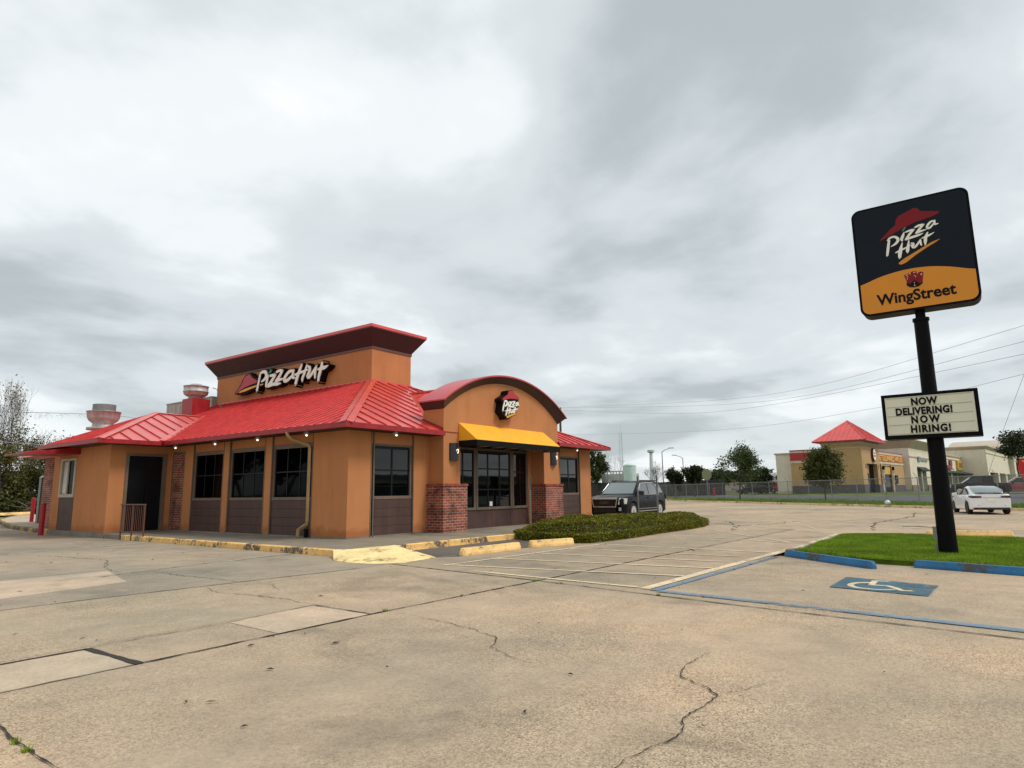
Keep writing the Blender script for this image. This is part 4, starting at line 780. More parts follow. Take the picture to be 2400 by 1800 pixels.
# --- roof fans and rooftop unit
def fan(nm,c,s,prof,mat):
    o=thing(nm,None,None); 
def fanpart(c,prof,base,label,cap=None):
    o=part('roof_fan',MB().lathe(prof,c,28),'steel',smooth=True); o['label']=label
    if base: part('curb',base,'gutter',o)
    if cap: part('wind_band',cap,'grey',o)
    return o
fanpart((4.0,16.2,6.03),[(.22,0),(.34,.02),(.30,.10),(.42,.14),(.53,.22),(.56,.34),(.575,.345),(.575,.365),(.55,.37),(.545,.60),(.575,.61),(.575,.63),(.50,.63),(.30,.66),(.24,.74),(.03,.76)],None,'bright spun metal exhaust fan on a red curb beside the tower')
part('fan_curb',MB().box((3.62,15.75,4.9),(4.5,16.7,6.03)),'gutter')
c1_=MB(); c1_.lathe([(.45,.68),(.45,1.0),(.42,1.0),(.42,.7)],(.2,16.7,4.42),28)
o=fanpart((.2,16.7,4.42),[(.62,-.12),(.62,-.02),(.42,.0),(.40,.16),(.55,.28),(.63,.42),(.65,.66),(.68,.67),(.68,.69),(.05,.69)],None,'dull spun metal exhaust fan with a grey wind band above the low wing',c1_)
rt=MB(); rt.box((5.6,17.62,4.2),(8.0,22.3,6.45)); rt.box((5.57,17.6,6.45),(8.03,22.35,6.50))
for y in (18.4,19.6,20.8): rt.box((5.575,y,4.6),(5.6,y+.03,6.44))
part('rooftop_unit',rt,plain('weathered_unit_metal',(.40,.39,.34),.6,var=.25,streak=.3))
part('vent_pipe',MB().tube([(5.0,15.6,5.6),(4.9,15.9,6.6),(4.7,15.95,6.65)],.02,6),'grey')
# --- tower lettering: black backed channel letters
TP=lambda u,v,d:(TX0-d,u,v)
sg=MB(); plate(sg,TOW_HATB,TP,.004,.30)
for i,s_ in enumerate(TOW_S): brush(sg,s_,TP,.004,.302+.0008*i,grow=.055)
for i,s_ in enumerate(TOW_G+TOW_Y): brush(sg,s_,TP,.004,.318+.0008*i,grow=.05)
sign=part('wall_sign',sg,'sgn_blk'); sign['label']='white PIZZA HUT lettering with a red roof mark on the tower'
def sub(name,items,mat,place,d,parent,grow=0,polys=()):
    mb=MB()
    for i,s_ in enumerate(items): brush(mb,s_,place,d,d+.022+.001*i,grow)
    for q in polys: plate(mb,q,place,d,d+.024)
    return part(name,mb,mat,parent)
sub('lettering',TOW_S,'sgn_white',TP,.32,sign,.004); sub('hat_mark',[],'sgn_red',TP,.305,sign,0,[TOW_HAT]); sub('underline',TOW_Y,'sgn_yel',TP,.33,sign,.006,[TOW_SW]); sub('leaf_mark',TOW_G,'sgn_grn',TP,.33,sign,.0)
AP_=lambda u,v,d:(u,YE-d,v)
sg=MB(); plate(sg,AR_B,AP_,.004,.30); sign=part('wall_sign',sg,'sgn_blk'); sign['label']='small red, white and yellow Pizza Hut sign under the arch'
sub('lettering',AR_S,'sgn_white',AP_,.303,sign,.003); sub('hat_mark',[],'sgn_red',AP_,.303,sign,0,[AR_HAT]); sub('underline',[],'sgn_yel',AP_,.301,sign,0,[AR_SW])
# ================================================================ POLE SIGN
ps=thing('pole_sign','tall black pole sign with navy and orange face and a letter board below','sign',(3.3,-13.85,.15))
def pp(name,mb,m,parent=None,**k): return mb.build(name,M[m] if isinstance(m,str) else m,parent or ps,**k)
PYC=-13.85
pp('pole',MB().tube([(3.2,PYC,.13),(3.2,PYC,.9),(3.2,PYC,3.6),(3.2,PYC,4.78)],[.165,.155,.135,.130],20),'black',smooth=False)
pp('collar',MB().lathe([(.12,0),(.15,0),(.15,.06),(.12,.06)],(3.2,PYC,4.74),20),'black'); pp('neck',MB().tube([(3.2,PYC,4.78),(3.2,PYC,5.0)],.09,16),'black')
PP=lambda u,v,d:(3.0-d,u,v)
def rrect(y0,y1,z0,z1,r,n=6):
    P=[]
    for cy_,cz_,a0 in ((y1-r,z1-r,0),(y0+r,z1-r,90),(y0+r,z0+r,180),(y1-r,z0+r,270)):
        for i in range(n+1): a=R(a0+90*i/n); P.append((cy_+r*math.cos(a),cz_+r*math.sin(a)))
    return P
cb=MB(); cb.prism([(3.0,y,z) for y,z in rrect(-14.90,-12.81,4.955,7.31,.17)],(.42,0,0)); cab=pp('sign_cabinet',cb,'black')
cb=MB(); cb.prism([(2.99,y,z) for y,z in rrect(-14.905,-12.805,4.95,7.315,.17)],(.03,0,0)); pp('retainer',cb,'black',cab)
# face split along the curved division
FB=rrect(-14.86,-12.85,4.995,7.27,.14)
def arcz(y): 
    P=sorted(DIV); 
    if y<=P[0][0]: return P[0][1]-(P[0][0]-y)*.4
    if y>=P[-1][0]: return P[-1][1]-(y-P[-1][0])*.43
    for a,b in zip(P,P[1:]):
        if a[0]<=y<=b[0]: return a[1]+(b[1]-a[1])*(y-a[0])/(b[0]-a[0])
DV=[(y,arcz(y)) for y in [-14.859+i*(2.008/24) for i in range(25)]]
DVs=[]
for i,(y,z) in enumerate(DV):
    ys=[DV[min(max(i+k,0),24)][1] for k in (-2,-1,0,1,2)]; DVs.append((y,sum(ys)/5))
top=[p for p in FB if p[1]>6]; bot=[p for p in FB if p[1]<6]
topP=[p for p in sorted(top,key=lambda p:math.atan2(p[1]-6.1,p[0]+13.85))]+DVs
topP=[q for q in topP[:len(top)]]+[q for q in DVs]            # right..left along the top, then back along the division
botP=DVs+sorted(bot,key=lambda p:-((math.atan2(p[1]-6.1,p[0]+13.85))%(2*math.pi)))[::-1]
bl=sorted(bot,key=lambda p:math.atan2(p[1]-6.1,p[0]+13.85),reverse=True)   # from the -12.8 side round to the -14.9 side
botP=DVs+bl
pp('upper_face',MB().prism([PP(u,v,.0105) for u,v in topP],(-.004,0,0)),'face_navy',cab); pp('lower_face',MB().prism([PP(u,v,.0105) for u,v in botP],(-.004,0,0)),'face_org',cab)
dvl=MB(); 
def sub2(name,items,mat,d,parent,polys=(),grow=0,pl=PP):
    mb=MB()
    for i,s_ in enumerate(items): brush(mb,s_,pl,d-.001,d+.001+.0003*i,grow)
    for q in polys: plate(mb,q,pl,d-.001,d+.0015)
    return pp(name,mb,mat,parent)
sub2('lettering',POLE_S,'sgn_white',.021,cab,grow=.001); sub2('leaf_mark',POLE_G,'sgn_grn',.022,cab); sub2('hat_mark',[],'face_red',.0175,cab,[POLE_HAT]); sub2('underline',[],'face_org',.0175,cab,[POLE_SW])
sub2('building_mark',[],'face_red',.0175,cab,[WS_ICON]); sub2('road_mark',[],'sgn_blk',.0205,cab,[WS_ROAD]); sub2('window_dots',[],plain('dot_pink',(.70,.40,.30),.4,var=.05),.0235,cab,WS_W)
def text(s,size,place_m,mat,name,parent,off=.0,ext=.002,xscale=1,space=1.0):
    cu=bpy.data.curves.new('t','FONT'); cu.body=s; cu.size=size; cu.offset=off; cu.extrude=ext; cu.space_character=space; cu.align_x='CENTER'; cu.resolution_u=3
    ob=bpy.data.objects.new('t',cu); C.objects.link(ob); dg=bpy.context.evaluated_depsgraph_get(); me=bpy.data.meshes.new_from_object(ob.evaluated_get(dg)); bpy.data.objects.remove(ob); 
    me.transform(Matrix.Diagonal((xscale,1,1,1))); me.transform(place_m); me.materials.clear(); me.materials.append(mat)
    o=bpy.data.objects.new(name,me); C.objects.link(o)
    if parent is not None:
        o.parent=parent
        if not parent.get('_local'): o.matrix_parent_inverse=Matrix.Translation(-Vector(parent.location))
    return o
def wm(x,yc,z):      # text frame on a wall facing -x: reading direction is -y
    return Matrix(((0,0,-1,x),(-1,0,0,yc),(0,1,0,z),(0,0,0,1)))
text('WingStreet',.315,wm(2.981,-13.82,5.155),M['sgn_blk'],'wordmark',cab,off=.008,xscale=.93)
lb=MB(); lb.prism([(3.0,y,z) for y,z in rrect(-14.64,-13.01,2.34,3.25,.02,2)],(.40,0,0)); board=pp('letter_board',lb,'black')
bf=MB(); bf.box((2.985,-14.57,2.42),(2.998,-13.07,3.19)); pp('board_face',bf,'face_cream',board)
bf=MB()
for a,b,c,d_ in ((-14.64,-13.01,2.34,2.40),(-14.64,-13.01,3.205,3.25)): bf.box((2.965,a,c),(2.999,b,d_))
for a,b in ((-14.64,-14.59),(-13.055,-13.01)): bf.box((2.965,a,2.4),(2.999,b,3.205))
pp('board_frame',bf,'black',board)
bf=MB()
for z in (3.165,2.985,2.80,2.62,2.43): bf.box((2.978,-14.53,z),(2.984,-13.10,z+.010))
pp('letter_track',bf,plain('track_grey',(.40,.40,.30),.4,var=.05),board)
for s,yc,z,xs,sp in (('NOW',-13.745,3.01,.88,1.06),('DELIVERING!',-13.725,2.823,.86,1.04),('NOW',-13.735,2.648,.88,1.30),('HIRING!',-13.81,2.462,.90,1.12)):
    text(s,.195,wm(2.975,yc,z),M['sgn_blk'],'letters',board,off=.009,xscale=xs*.93,space=sp*1.05)
pp('junction_box',MB().box((3.12,-13.70,.36),(3.2,-13.635,.62)).tube([(3.15,-13.66,.13),(3.15,-13.66,.30)],.02,6).tube([(3.2,-13.63,.60),(3.2,-13.4,.62),(3.35,-13.1,.60)],.006,5),'grey')
# ================================================================ WHEEL STOPS
def wheel_stop(p,q,mat,label,group,z0=0,h=.13,w=.15):
    L=math.hypot(q[0]-p[0],q[1]-p[1]); rz=math.atan2(q[1]-p[1],q[0]-p[0])
    mb=MB(); pr=[(-w/2,0),(-w/2,h*.35),(-w*.30,h),(w*.30,h),(w/2,h*.35),(w/2,0)]
    xs=[0,.05,.08]; n=10; st=[(0,.55),(.03,.9)]+[(.06+(L-.12)*i/n,1) for i in range(n+1)]+[(L-.03,.9),(L,.55)]
    k=len(pr)
    for x,s_ in st:
        for y,z in pr: mb.v.append((x-L/2,y*s_,z*s_ if s_<1 else z))
    for i in range(len(st)-1):
        for j in range(k): j2=(j+1)%k; mb.f.append((i*k+j,i*k+j2,(i+1)*k+j2,(i+1)*k+j)); mb.m.append(0)
    mb.f.append(tuple(range(k))); mb.m.append(0); mb.f.append(tuple(range((len(st)-1)*k,len(st)*k))); mb.m.append(0)
    o=mb.build('wheel_stop',M[mat] if isinstance(mat,str) else mat,bevel=.008); o.location=((p[0]+q[0])/2,(p[1]+q[1])/2,z0); o.rotation_euler=(0,0,rz)
    tag(o,label,'wheel stop',group)
wheel_stop((-.90,-4.98),(1.16,-5.08),'yellow2','pale yellow wheel stop with grey peeled patches, nearest the painted ramp','yellow wheel stops',.0,.17,.20)
wheel_stop((1.66,-5.05),(3.0,-5.52),'yellow2','short yellow wheel stop against the low hedge','yellow wheel stops',.0,.17,.20)
wheel_stop((2.40,-11.05),(.82,-12.88),'bluep','blue concrete wheel stop at the kerb corner, left of the sign pole','blue wheel stops')
wheel_stop((1.42,-13.42),(.72,-15.75),'bluep','blue concrete wheel stop below the sign pole, cut by the right edge','blue wheel stops')
wheel_stop((10.1,-13.0),(10.55,-15.0),'yellow2','yellow wheel stop behind the grass island and sign pole','yellow wheel stops',0,.16,.2)
wheel_stop((4.3,43.6),(7.0,45.4),'yellow2','yellow wheel stop far left in front of the thicket','yellow wheel stops',.15,.2,.3)
# ================================================================ BOLLARDS, RAIL, POSTS
def bollard(x,y,z,h,label):
    b=thing('bollard',label,'bollard',(x,y,z),0,'red bollards',local=True)
    MB().tube([(0,0,-.02),(0,0,h-.06)],.09,18).build('post',M['red_paint'],b); MB().lathe([(.09,0),(.08,.035),(.05,.06),(.002,.07)],(0,0,h-.06),18).build('cap',M['red_paint'],b,smooth=True)
bollard(-2.5,14.41,0,1.20,'red steel bollard nearest the drive-through window'); bollard(1.0,26.3,.15,1.25,'red steel bollard farther back on the drive-through slab')
sp=thing('square_post','pale square metal post with pointed cap behind the red bollards','post',(.62,24.1,.15),local=True)
MB().box((-.13,-.13,0),(.13,.13,2.25)).build('post',M['grey'],sp); MB().prism([(-.15,-.15,2.25),(.15,-.15,2.25),(0,-.15,2.36)],(0,.3,0)).build('cap',M['white_metal'],sp)
rl=thing('guard_rail','small brown metal railing at the kerb beside the black door','railing',(-2.14,7.95,0),local=True)
a=MB(); 
for y in (-.80,0.0,.78): MB().tube([(0,y,-.02),(0,y,1.14)],.024,6).build('rail_post',M['rail'],rl)
MB().tube([(0,-.84,1.14),(0,.88,1.14)],.024,6).tube([(0,-.80,.26),(0,.78,.26)],.017,6).build('rail_bar',M['rail'],rl)
a=MB()
for i in range(1,13): 
    y=-.80+1.58*i/13
    a.tube([(0,y,.26),(0,y,1.12)],.010,5)
a.build('picket',M['rail'],rl)
def signpost(x,y,z,h,w,label,lean=0):
    p=thing('sign_post',label,'post',(x,y,z),local=True)
    mb=MB(); mb.box((-w/2,-.012,0),(w/2,.012,h)); mb.box((-w/2,.012,0),(-w/2+.012,.05,h)); mb.box((w/2-.012,.012,0),(w/2,.05,h)); mb.build('post',M['grey'],p)
    a=MB(); a.box((-.15,-.032,h-.42),(.15,-.026,h+.03)); a.build('sign_plate',M['grey'],p)
    p.rotation_euler=(0,lean,SPA)
    return p
SPA=0
SPA=math.atan2(-4.1+14.67,11.0+12.2)  # plates seen edge-on
p=signpost(10.4,-4.75,.05,1.86,.09,'leaning grey sign post standing in the hedge, seen edge-on',R(-2.5)); SPA=math.atan2(-2.0+14.67,13.6+12.2)
signpost(12.9,-2.8,.1,1.86,.055,'thin dark sign post in the hedge in front of the black SUV'); SPA=math.atan2(-1.4+14.67,7.1+12.2)
p=signpost(7.95,-.80,.15,1.80,.075,'grey sign post in front of the porch glazing by the right brick pier')
# ================================================================ HEDGE
HP=[(4.15,-2.85),(3.55,-3.7),(3.22,-5.0),(3.5,-5.75),(5.5,-5.92),(8,-5.80),(10.5,-5.85),(12.1,-5.70),(13.4,-5.4),(14.2,-4.95),(14.6,-4.2),(14.9,-3),(15.0,-1.5),(14.7,-.5),(14.2,-.3),(14.1,-1.0),(12,-1.2),(9.6,-1.2),(8.9,-1.6),(7,-2.7)]
def _hedge():
    rng=np.random.default_rng(8); P=np.array(HP); f=inpoly(HP)
    def dist(x,y):
        d=np.full(len(x),9.); 
        for i in range(len(P)):
            a=P[i];b=P[(i+1)%len(P)];ab=b-a; t=np.clip(((x-a[0])*ab[0]+(y-a[1])*ab[1])/(ab@ab),0,1); d=np.minimum(d,np.hypot(x-a[0]-t*ab[0],y-a[1]-t*ab[1]))
        return d
    def top(x,y):
        d=dist(x,y); q=np.clip(d/.38,0,1); base=.50+.05*np.sin(x*1.7+y)+.04*np.sin(x*3.9-y*2.1)+.03*np.sin(x*.9+2)
        base=base-.14*np.clip((x-9.5)/4.5,0,1)-.10*np.clip((y+3.8)/2.5,0,1); return np.sqrt(1-(1-q)**2)*base
    # dark core
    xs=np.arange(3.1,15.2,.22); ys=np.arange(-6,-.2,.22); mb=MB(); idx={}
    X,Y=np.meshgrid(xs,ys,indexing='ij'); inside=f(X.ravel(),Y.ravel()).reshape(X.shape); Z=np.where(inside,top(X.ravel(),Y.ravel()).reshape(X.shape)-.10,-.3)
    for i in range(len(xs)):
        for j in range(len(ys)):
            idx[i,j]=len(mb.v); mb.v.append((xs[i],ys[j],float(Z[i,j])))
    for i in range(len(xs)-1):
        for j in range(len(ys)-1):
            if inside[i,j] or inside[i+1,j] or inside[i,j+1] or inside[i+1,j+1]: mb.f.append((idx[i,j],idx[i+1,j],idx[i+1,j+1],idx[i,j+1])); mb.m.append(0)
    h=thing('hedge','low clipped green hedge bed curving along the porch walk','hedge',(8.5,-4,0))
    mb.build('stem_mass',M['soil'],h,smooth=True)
    n=520000; x=rng.uniform(3.1,15.1,n); y=rng.uniform(-6,-.2,n); w_=rng.uniform(0,1,n); ok=f(x,y)
    d=dist(x,y); keep=ok&((w_<.55)|(d<.30)); x,y,d=x[keep],y[keep],d[keep]; n=len(x)
    hz=np.where(d<.10,.27,top(x,y))*np.where(d<.3,rng.uniform(.05,1.0,n)**.6,1)+rng.normal(0,.014,n)+.012*np.sin(x*23)*np.cos(y*19)
    m_=70000; seg=rng.integers(0,len(P),m_); t_=rng.uniform(0,1,m_); A0=P[seg]; A1=P[(seg+1)%len(P)]; Q=A0+(A1-A0)*t_[:,None]+rng.normal(0,.05,(m_,2))
    x=np.concatenate([x,Q[:,0]]); y=np.concatenate([y,Q[:,1]]); hz=np.concatenate([hz,rng.uniform(.0,.26,m_)])
    leafcloud('foliage',np.column_stack([x,y,np.maximum(hz,.02)]),.021,M['hedge1'],h,rng,up=.45)
def leafcloud(name,P,s,mat,parent,rng,up=0.2,asp=.55):
    n=len(P); a=rng.normal(0,1,(n,3)); a[:,2]*=1-up; a/=np.linalg.norm(a,axis=1)[:,None]; b=rng.normal(0,1,(n,3)); b-=a*np.sum(a*b,1)[:,None]; b/=np.linalg.norm(b,axis=1)[:,None]
    k=s*rng.uniform(.6,1.5,n)[:,None]; V=np.stack([P-a*k,P+b*k*asp,P+a*k,P-b*k*asp],1)
    me=bpy.data.meshes.new(name); me.vertices.add(4*n); me.vertices.foreach_set('co',V.reshape(-1).astype(np.float32)); me.loops.add(4*n); me.loops.foreach_set('vertex_index',np.arange(4*n)); me.polygons.add(n); me.polygons.foreach_set('loop_start',np.arange(n)*4); me.update(); me.validate()
    me.materials.append(mat); o=bpy.data.objects.new(name,me); C.objects.link(o)
    if parent is not None:
        o.parent=parent
        if not parent.get('_local'): o.matrix_parent_inverse=Matrix.Translation(-Vector(parent.location))
    return o
_hedge()
# ================================================================ TREES
def tree(label,x,y,z,h,cr,seed,leaf=None,nleaf=4000,ls=.10,trunk_h=.3,trunk_r=.1,lv=4,spread=.55,name='tree',group=None,cat='tree',bark='bark',droop=0,zc=.62,gap=.5,multi=1,upw=.35,full=False):
    rng=np.random.default_rng(seed); rr=random.Random(seed); t=thing(name,label,cat,(x,y,z),rr.uniform(0,6),group,local=True); mb=MB(); tips=[]
    def grow(p,d,L,r,k):
        seg=3; path=[p]; rad=[r]
        for i in range(seg):
            d=(d+Vector((rr.gauss(0,.13),rr.gauss(0,.13),rr.gauss(0,.07)+.04-droop*.1))).normalized(); p=p+d*L/seg; path.append(p); rad.append(r*(1-.45*(i+1)/seg))
        mb.tube(path,rad,6 if k>1 else 4,cap=False)
        if k<=(2 if full else 1):
            tips.extend(path[1:])
        if k==0: return
        nb=rr.randint(3,4) if k>1 else rr.randint(2,4)
        for i in range(nb):
            q=path[-1] if i<2 else path[rr.randint(1,3)]; a=rr.uniform(0,math.tau); s_=rr.uniform(.5,1.2)*spread
            nd=(d+Vector((math.cos(a),math.sin(a),0))*s_*1.5+Vector((0,0,upw*rr.uniform(.2,1)))).normalized(); grow(q,nd,L*rr.uniform(.60,.82),max(rad[-1]*.72,.004),k-1)
    for mi in range(multi):
        d0=Vector((rr.gauss(0,.05+.25*(multi>1)),rr.gauss(0,.05+.25*(multi>1)),1)).normalized(); grow(Vector((rr.gauss(0,.1)*(multi>1),rr.gauss(0,.1)*(multi>1),-.1)),d0,h*trunk_h,trunk_r*h/5,lv)
    # fit to the wanted height and radius
    V=np.array([tuple(v) for v in mb.v]); top=np.percentile(V[:,2],99.6); rad_=np.percentile(np.hypot(V[:,0],V[:,1]),97); sz=h/top; sx=cr/rad_
    def fit(p): 
        kz=min(1,max(0,p[2]/(h*.25))); s_=1+(sx-1)*kz; return (p[0]*s_,p[1]*s_,p[2]*sz)
    mb.v=[fit(v) for v in mb.v]; mb.build('trunk',M[bark],t,fix=False)
    if leaf:
        T=np.array([fit(tuple(p)) for p in tips]); ok=rng.uniform(0,1,len(T))<gap+.3; T=T[ok]
        if full:      # fill the crown: clumps spread through an uneven egg-shaped volume
            K=rng.normal(0,1,(170,3)); K/=np.linalg.norm(K,axis=1)[:,None]; K*=rng.uniform(.35,1.0,170)[:,None]**.6
            K=K*np.array([cr*.86,cr*.86,h*.36])+np.array([0,0,h*.56]); T=np.vstack([T[rng.integers(0,len(T),min(len(T),260))],K])
        P=T[rng.integers(0,len(T),nleaf)]+rng.normal(0,1,(nleaf,3))*np.array([cr,cr,h*.4])*(.10 if full else .075); P=P[P[:,2]>h*.12]
        leafcloud('crown',P,ls,M[leaf],t,rng)
    return t
G='trees behind the fence'
tree('open leafed young tree on the verge behind the fence, left of the beige block',60.6,7.7,tz(60.6,7.7)-.05,6.1,2.8,11,'leaf_mid',7000,.10,.09,.075,5,.62,gap=.5,full=True,upw=.25)
tree('bushy olive tree in front of the red-banded shop',55.2,-1.9,tz(55.2,-1.9)-.05,4.75,2.05,12,'leaf_olive2',20000,.085,.09,.08,5,.60,gap=.9,upw=.2,full=True)
tree('dark rounded evergreen bush behind the fence, just right of the tall street lamp',78.3,22.3,.3,4.0,1.6,13,'leaf_dark',5200,.13,.12,.06,4,.5,'tree',None,'bush',multi=3,gap=.7)
tree('darkest tall bush behind the fence beside the sign disc',77.1,19.0,.3,4.2,1.5,14,'leaf_dark',6500,.13,.12,.06,4,.5,'tree',None,'bush',multi=3,gap=.7)
tree('large evergreen tree at the corner of the restaurant roof eave',92.0,42.6,.2,8.1,2.6,15,'leaf_mid',6000,.20,.2,.07,4,.5)
for i,(x,y,h,c,l) in enumerate(((97,22,3.6,2.6,'dark tree mass left of the orange tiled roof'),(102,18.5,4.0,3.2,'dark wide tree behind the orange tiled roof'),(85.1,13.0,3.5,2.4,'dark low tree right of the orange roof, above the parked cars'),(110,26,4.2,3.4,'grey green tree between the street lamp and the sign disc'),(92,11.0,2.9,2.0,'small dull tree beside the beige block'))):
    tree(l,x,y,tz(x,y)-.05,h,c,30+i,'leaf_dark' if i<3 else 'leaf_mid',4200,.17,.15,.07,4,.55,gap=.7,multi=2)
tree('tall leafless tree behind the pale tank',105,45,.4,9.4,3.4,50,None,0,.1,.25,.05,5,.5,bark='twig')
tree('leafless spreading tree right of the pale tank',104.4,37.5,.5,6.2,2.9,51,None,0,.1,.2,.05,5,.6,bark='twig',multi=3)
tree('bare twiggy tree behind the white shed',112,55,.3,7.2,4.2,52,'leaf_olive',500,.2,.2,.05,5,.6,bark='twig',multi=2)
tree('sparse dark leaved tree at the right edge behind the red sign',84.0,-17.6,.68,7.0,3.6,53,'leaf_dark',5200,.13,.2,.06,4,.6,gap=.35)
# thicket at the far left
L=[(6.1,48.6,10.9,2.6,'tall half-bare tree with long whips at the left edge',61,'leaf_olive',350,1),(5.0,46.9,5.4,2.4,'olive tree cut by the left edge of the view',62,'leaf_olive',5000,2),(5.6,47.8,10.2,1.9,'leafless whippy sapling rising highest at the left edge',67,None,0,3),(9.2,49.6,7.0,3.0,'leafless crooked tree beside the restaurant eave',68,None,0,2),(8.3,49.2,7.4,2.9,'olive tree with crooked bare boughs beside the restaurant',63,'leaf_olive',3200,2),(7.6,47.2,3.8,2.2,'dense green shrub below the crooked tree',64,'leaf_olive2',7000,3),(10.6,51.5,5.6,2.8,'dark leaved tree behind the restaurant corner',65,'leaf_olive',6000,2),(3.6,50.6,8.0,3.2,'large olive tree half outside the left edge',66,'leaf_olive',4500,2)]
for x,y,h,c,l,s,lf,n,mu in L: tree(l,x,y,.0,h,c,s,lf,n,.085,.2,.05,5 if s in (61,63,67,68) else 4,.5,'tree','trees in the thicket at the left','tree',multi=mu,gap=.7)
rng=np.random.default_rng(77); n=26000
P=np.column_stack([rng.uniform(-8,22,n),rng.uniform(45.5,50,n),rng.uniform(0,1,n)**1.6*2.6+.1]); P[:,2]*=.7+.3*np.sin(P[:,0]*1.3)
o=leafcloud('undergrowth',P,.11,M['leaf_olive2'],None,rng); tag(o,kind='stuff'); n=14000
P=np.column_stack([rng.uniform(-2,24,n),rng.uniform(53,58,n),rng.uniform(0,1,n)**1.3*3.8+.1]); P[:,2]*=.62+.25*np.sin(P[:,0]*.9)+.15*np.sin(P[:,0]*2.7); o=leafcloud('undergrowth',P,.16,M['leaf_mid'],None,rng); tag(o,kind='stuff')
mb=MB(); rr=random.Random(5)
for i in range(60):
    x=rr.uniform(-2,14); y=rr.uniform(44.6,47); a=rr.uniform(-.5,3.6); l=rr.uniform(1,3); p=Vector((x,y,rr.uniform(.1,.9)))
    mb.tube([p,p+Vector((math.cos(a)*l*.5,math.sin(a)*.4,rr.uniform(-.1,.7))),p+Vector((math.cos(a)*l,math.sin(a)*.8,rr.uniform(-.2,.6)))],[.035,.025,.006],5,cap=False)
tag(mb.build('brushwood',M['twig'],fix=False),kind='stuff')
# ================================================================ CHAIN-LINK FENCE
fe=thing('chain_link_fence','long chain-link fence with angled barbed-wire arms along the far kerb','fence',(*kp(30,37),.15))
FA=-22; FB_=72; a=MB(); posts=[]; s_=FA
while s_<FB_: posts.append(s_); s_+=3.05
def fz(x,y): return tz(x,y)
for i,s_ in enumerate(posts[:90]):
    x,y=kp(s_,37); z=fz(x,y); p=MB().tube([(x,y,z-.05),(x,y,z+1.85)],.032,6); ex,ey=kp(s_-.05,37.0); q=kp(s_+.0,36.72); p.tube([(x,y,z+1.83),(q[0],q[1],z+2.18)],.016,5); p.build('fence_post',M['grey'],fe)
mb=MB(); 
for a_,b_ in zip(posts,posts[1:]):
    x0,y0=kp(a_,37);x1,y1=kp(b_,37); mb.tube([(x0,y0,fz(x0,y0)+1.83),(x1,y1,fz(x1,y1)+1.83)],.024,5,cap=False)
mb.build('top_rail',M['grey'],fe)
mw=bpy.data.materials.new('chain_link_mesh'); mw.use_nodes=True; nt=mw.node_tree; b=nt.nodes['Principled BSDF']; b.inputs['Base Color'].default_value=(.20,.20,.19,1); b.inputs['Metallic'].default_value=.5; b.inputs['Roughness'].default_value=.5
tc=nt.nodes.new('ShaderNodeTexCoord'); sp_=nt.nodes.new('ShaderNodeSeparateXYZ'); nt.links.new(tc.outputs['Object'],sp_.inputs[0])
def mm(op,a,b=None):
    n=nt.nodes.new('ShaderNodeMath'); n.operation=op
    for i,v in enumerate((a,b)):
        if v is None: continue
        if isinstance(v,(int,float)): n.inputs[i].default_value=v
        else: nt.links.new(v,n.inputs[i])
    return n.outputs[0]
u=mm('ADD',mm('MULTIPLY',sp_.outputs[0],KD[0]),mm('MULTIPLY',sp_.outputs[1],KD[1])); q1=mm('LESS_THAN',mm('FRACT',mm('MULTIPLY',mm('ADD',u,sp_.outputs[2]),12.5)),.11); q2=mm('LESS_THAN',mm('FRACT',mm('MULTIPLY',mm('SUBTRACT',u,sp_.outputs[2]),12.5)),.11)
nt.links.new(mm('MAXIMUM',q1,q2),b.inputs['Alpha'])
mb=MB()
for a_,b_ in zip(posts,posts[1:]):
    x0,y0=kp(a_,37);x1,y1=kp(b_,37); z0,z1=fz(x0,y0),fz(x1,y1); mb.poly([(x0,y0,z0+.02),(x1,y1,z1+.02),(x1,y1,z1+1.83),(x0,y0,z0+1.83)])
mb.build('wire_mesh',mw,fe)
# privacy fence of weathered boards
pf=thing('board_fence','dark weathered board fence behind the chain-link fence','fence',(94,46,.2)); mb=MB(); rr=random.Random(2)
pa,pb_=Vector((94.4,46.1)),Vector((79.6,15.5)); nB=150
for i in range(nB):
    a_=pa+(pb_-pa)*(i/nB); b_=pa+(pb_-pa)*((i+.93)/nB); z=tz(*a_)-.05; h=2.25+rr.uniform(-.04,.04); h+=.6*max(0,1-i/60)
    mb.prism([(a_.x,a_.y,z),(b_.x,b_.y,z),(b_.x,b_.y,z+h),(a_.x,a_.y,z+h)],(.02,-.01,0))
mb.build('boards',plain('weathered_boards',(.055,.052,.048),.9,var=.4,scale=2),pf)
# ================================================================ STREET LAMPS, MASTS, TANK
def lamp(x,y,h,arm,label,sgn=1):
    z=tz(x,y)-.05; l=thing('street_lamp',label,'street lamp',(x,y,z),local=True); d=Vector((.588*sgn,-.809*sgn,0))
    MB().tube([(0,0,0),(0,0,h*.93)],[.11,.07],10).build('pole',M['grey'],l)
    MB().tube([(0,0,h*.92),tuple(d*arm*.35+Vector((0,0,h*.965))),tuple(d*arm+Vector((0,0,h)))],[.06,.05,.04],8).build('arm',M['grey'],l)
    e=d*arm+Vector((0,0,h)); s=Vector((-d.y,d.x,0)); mb=MB(); mb.prism([tuple(e+s*.16+d*-.1),tuple(e-s*.16+d*-.1),tuple(e-s*.10+d*.75),tuple(e+s*.10+d*.75)],(0,0,.12)); mb.build('lamp_head',M['grey'],l)
lamp(93.4,30.5,7.9,1.3,'tallest street lamp, its arm reaching right'); lamp(108,32.6,7.2,1.3,'lower street lamp with its arm reaching left',-1); lamp(95.0,45.3,8.3,1.3,'street lamp beside the evergreen at the roof corner')
m=thing('radio_mast','faint thin lattice radio mast on the skyline','mast',(259.8,121.4,.6),local=True); mb=MB()
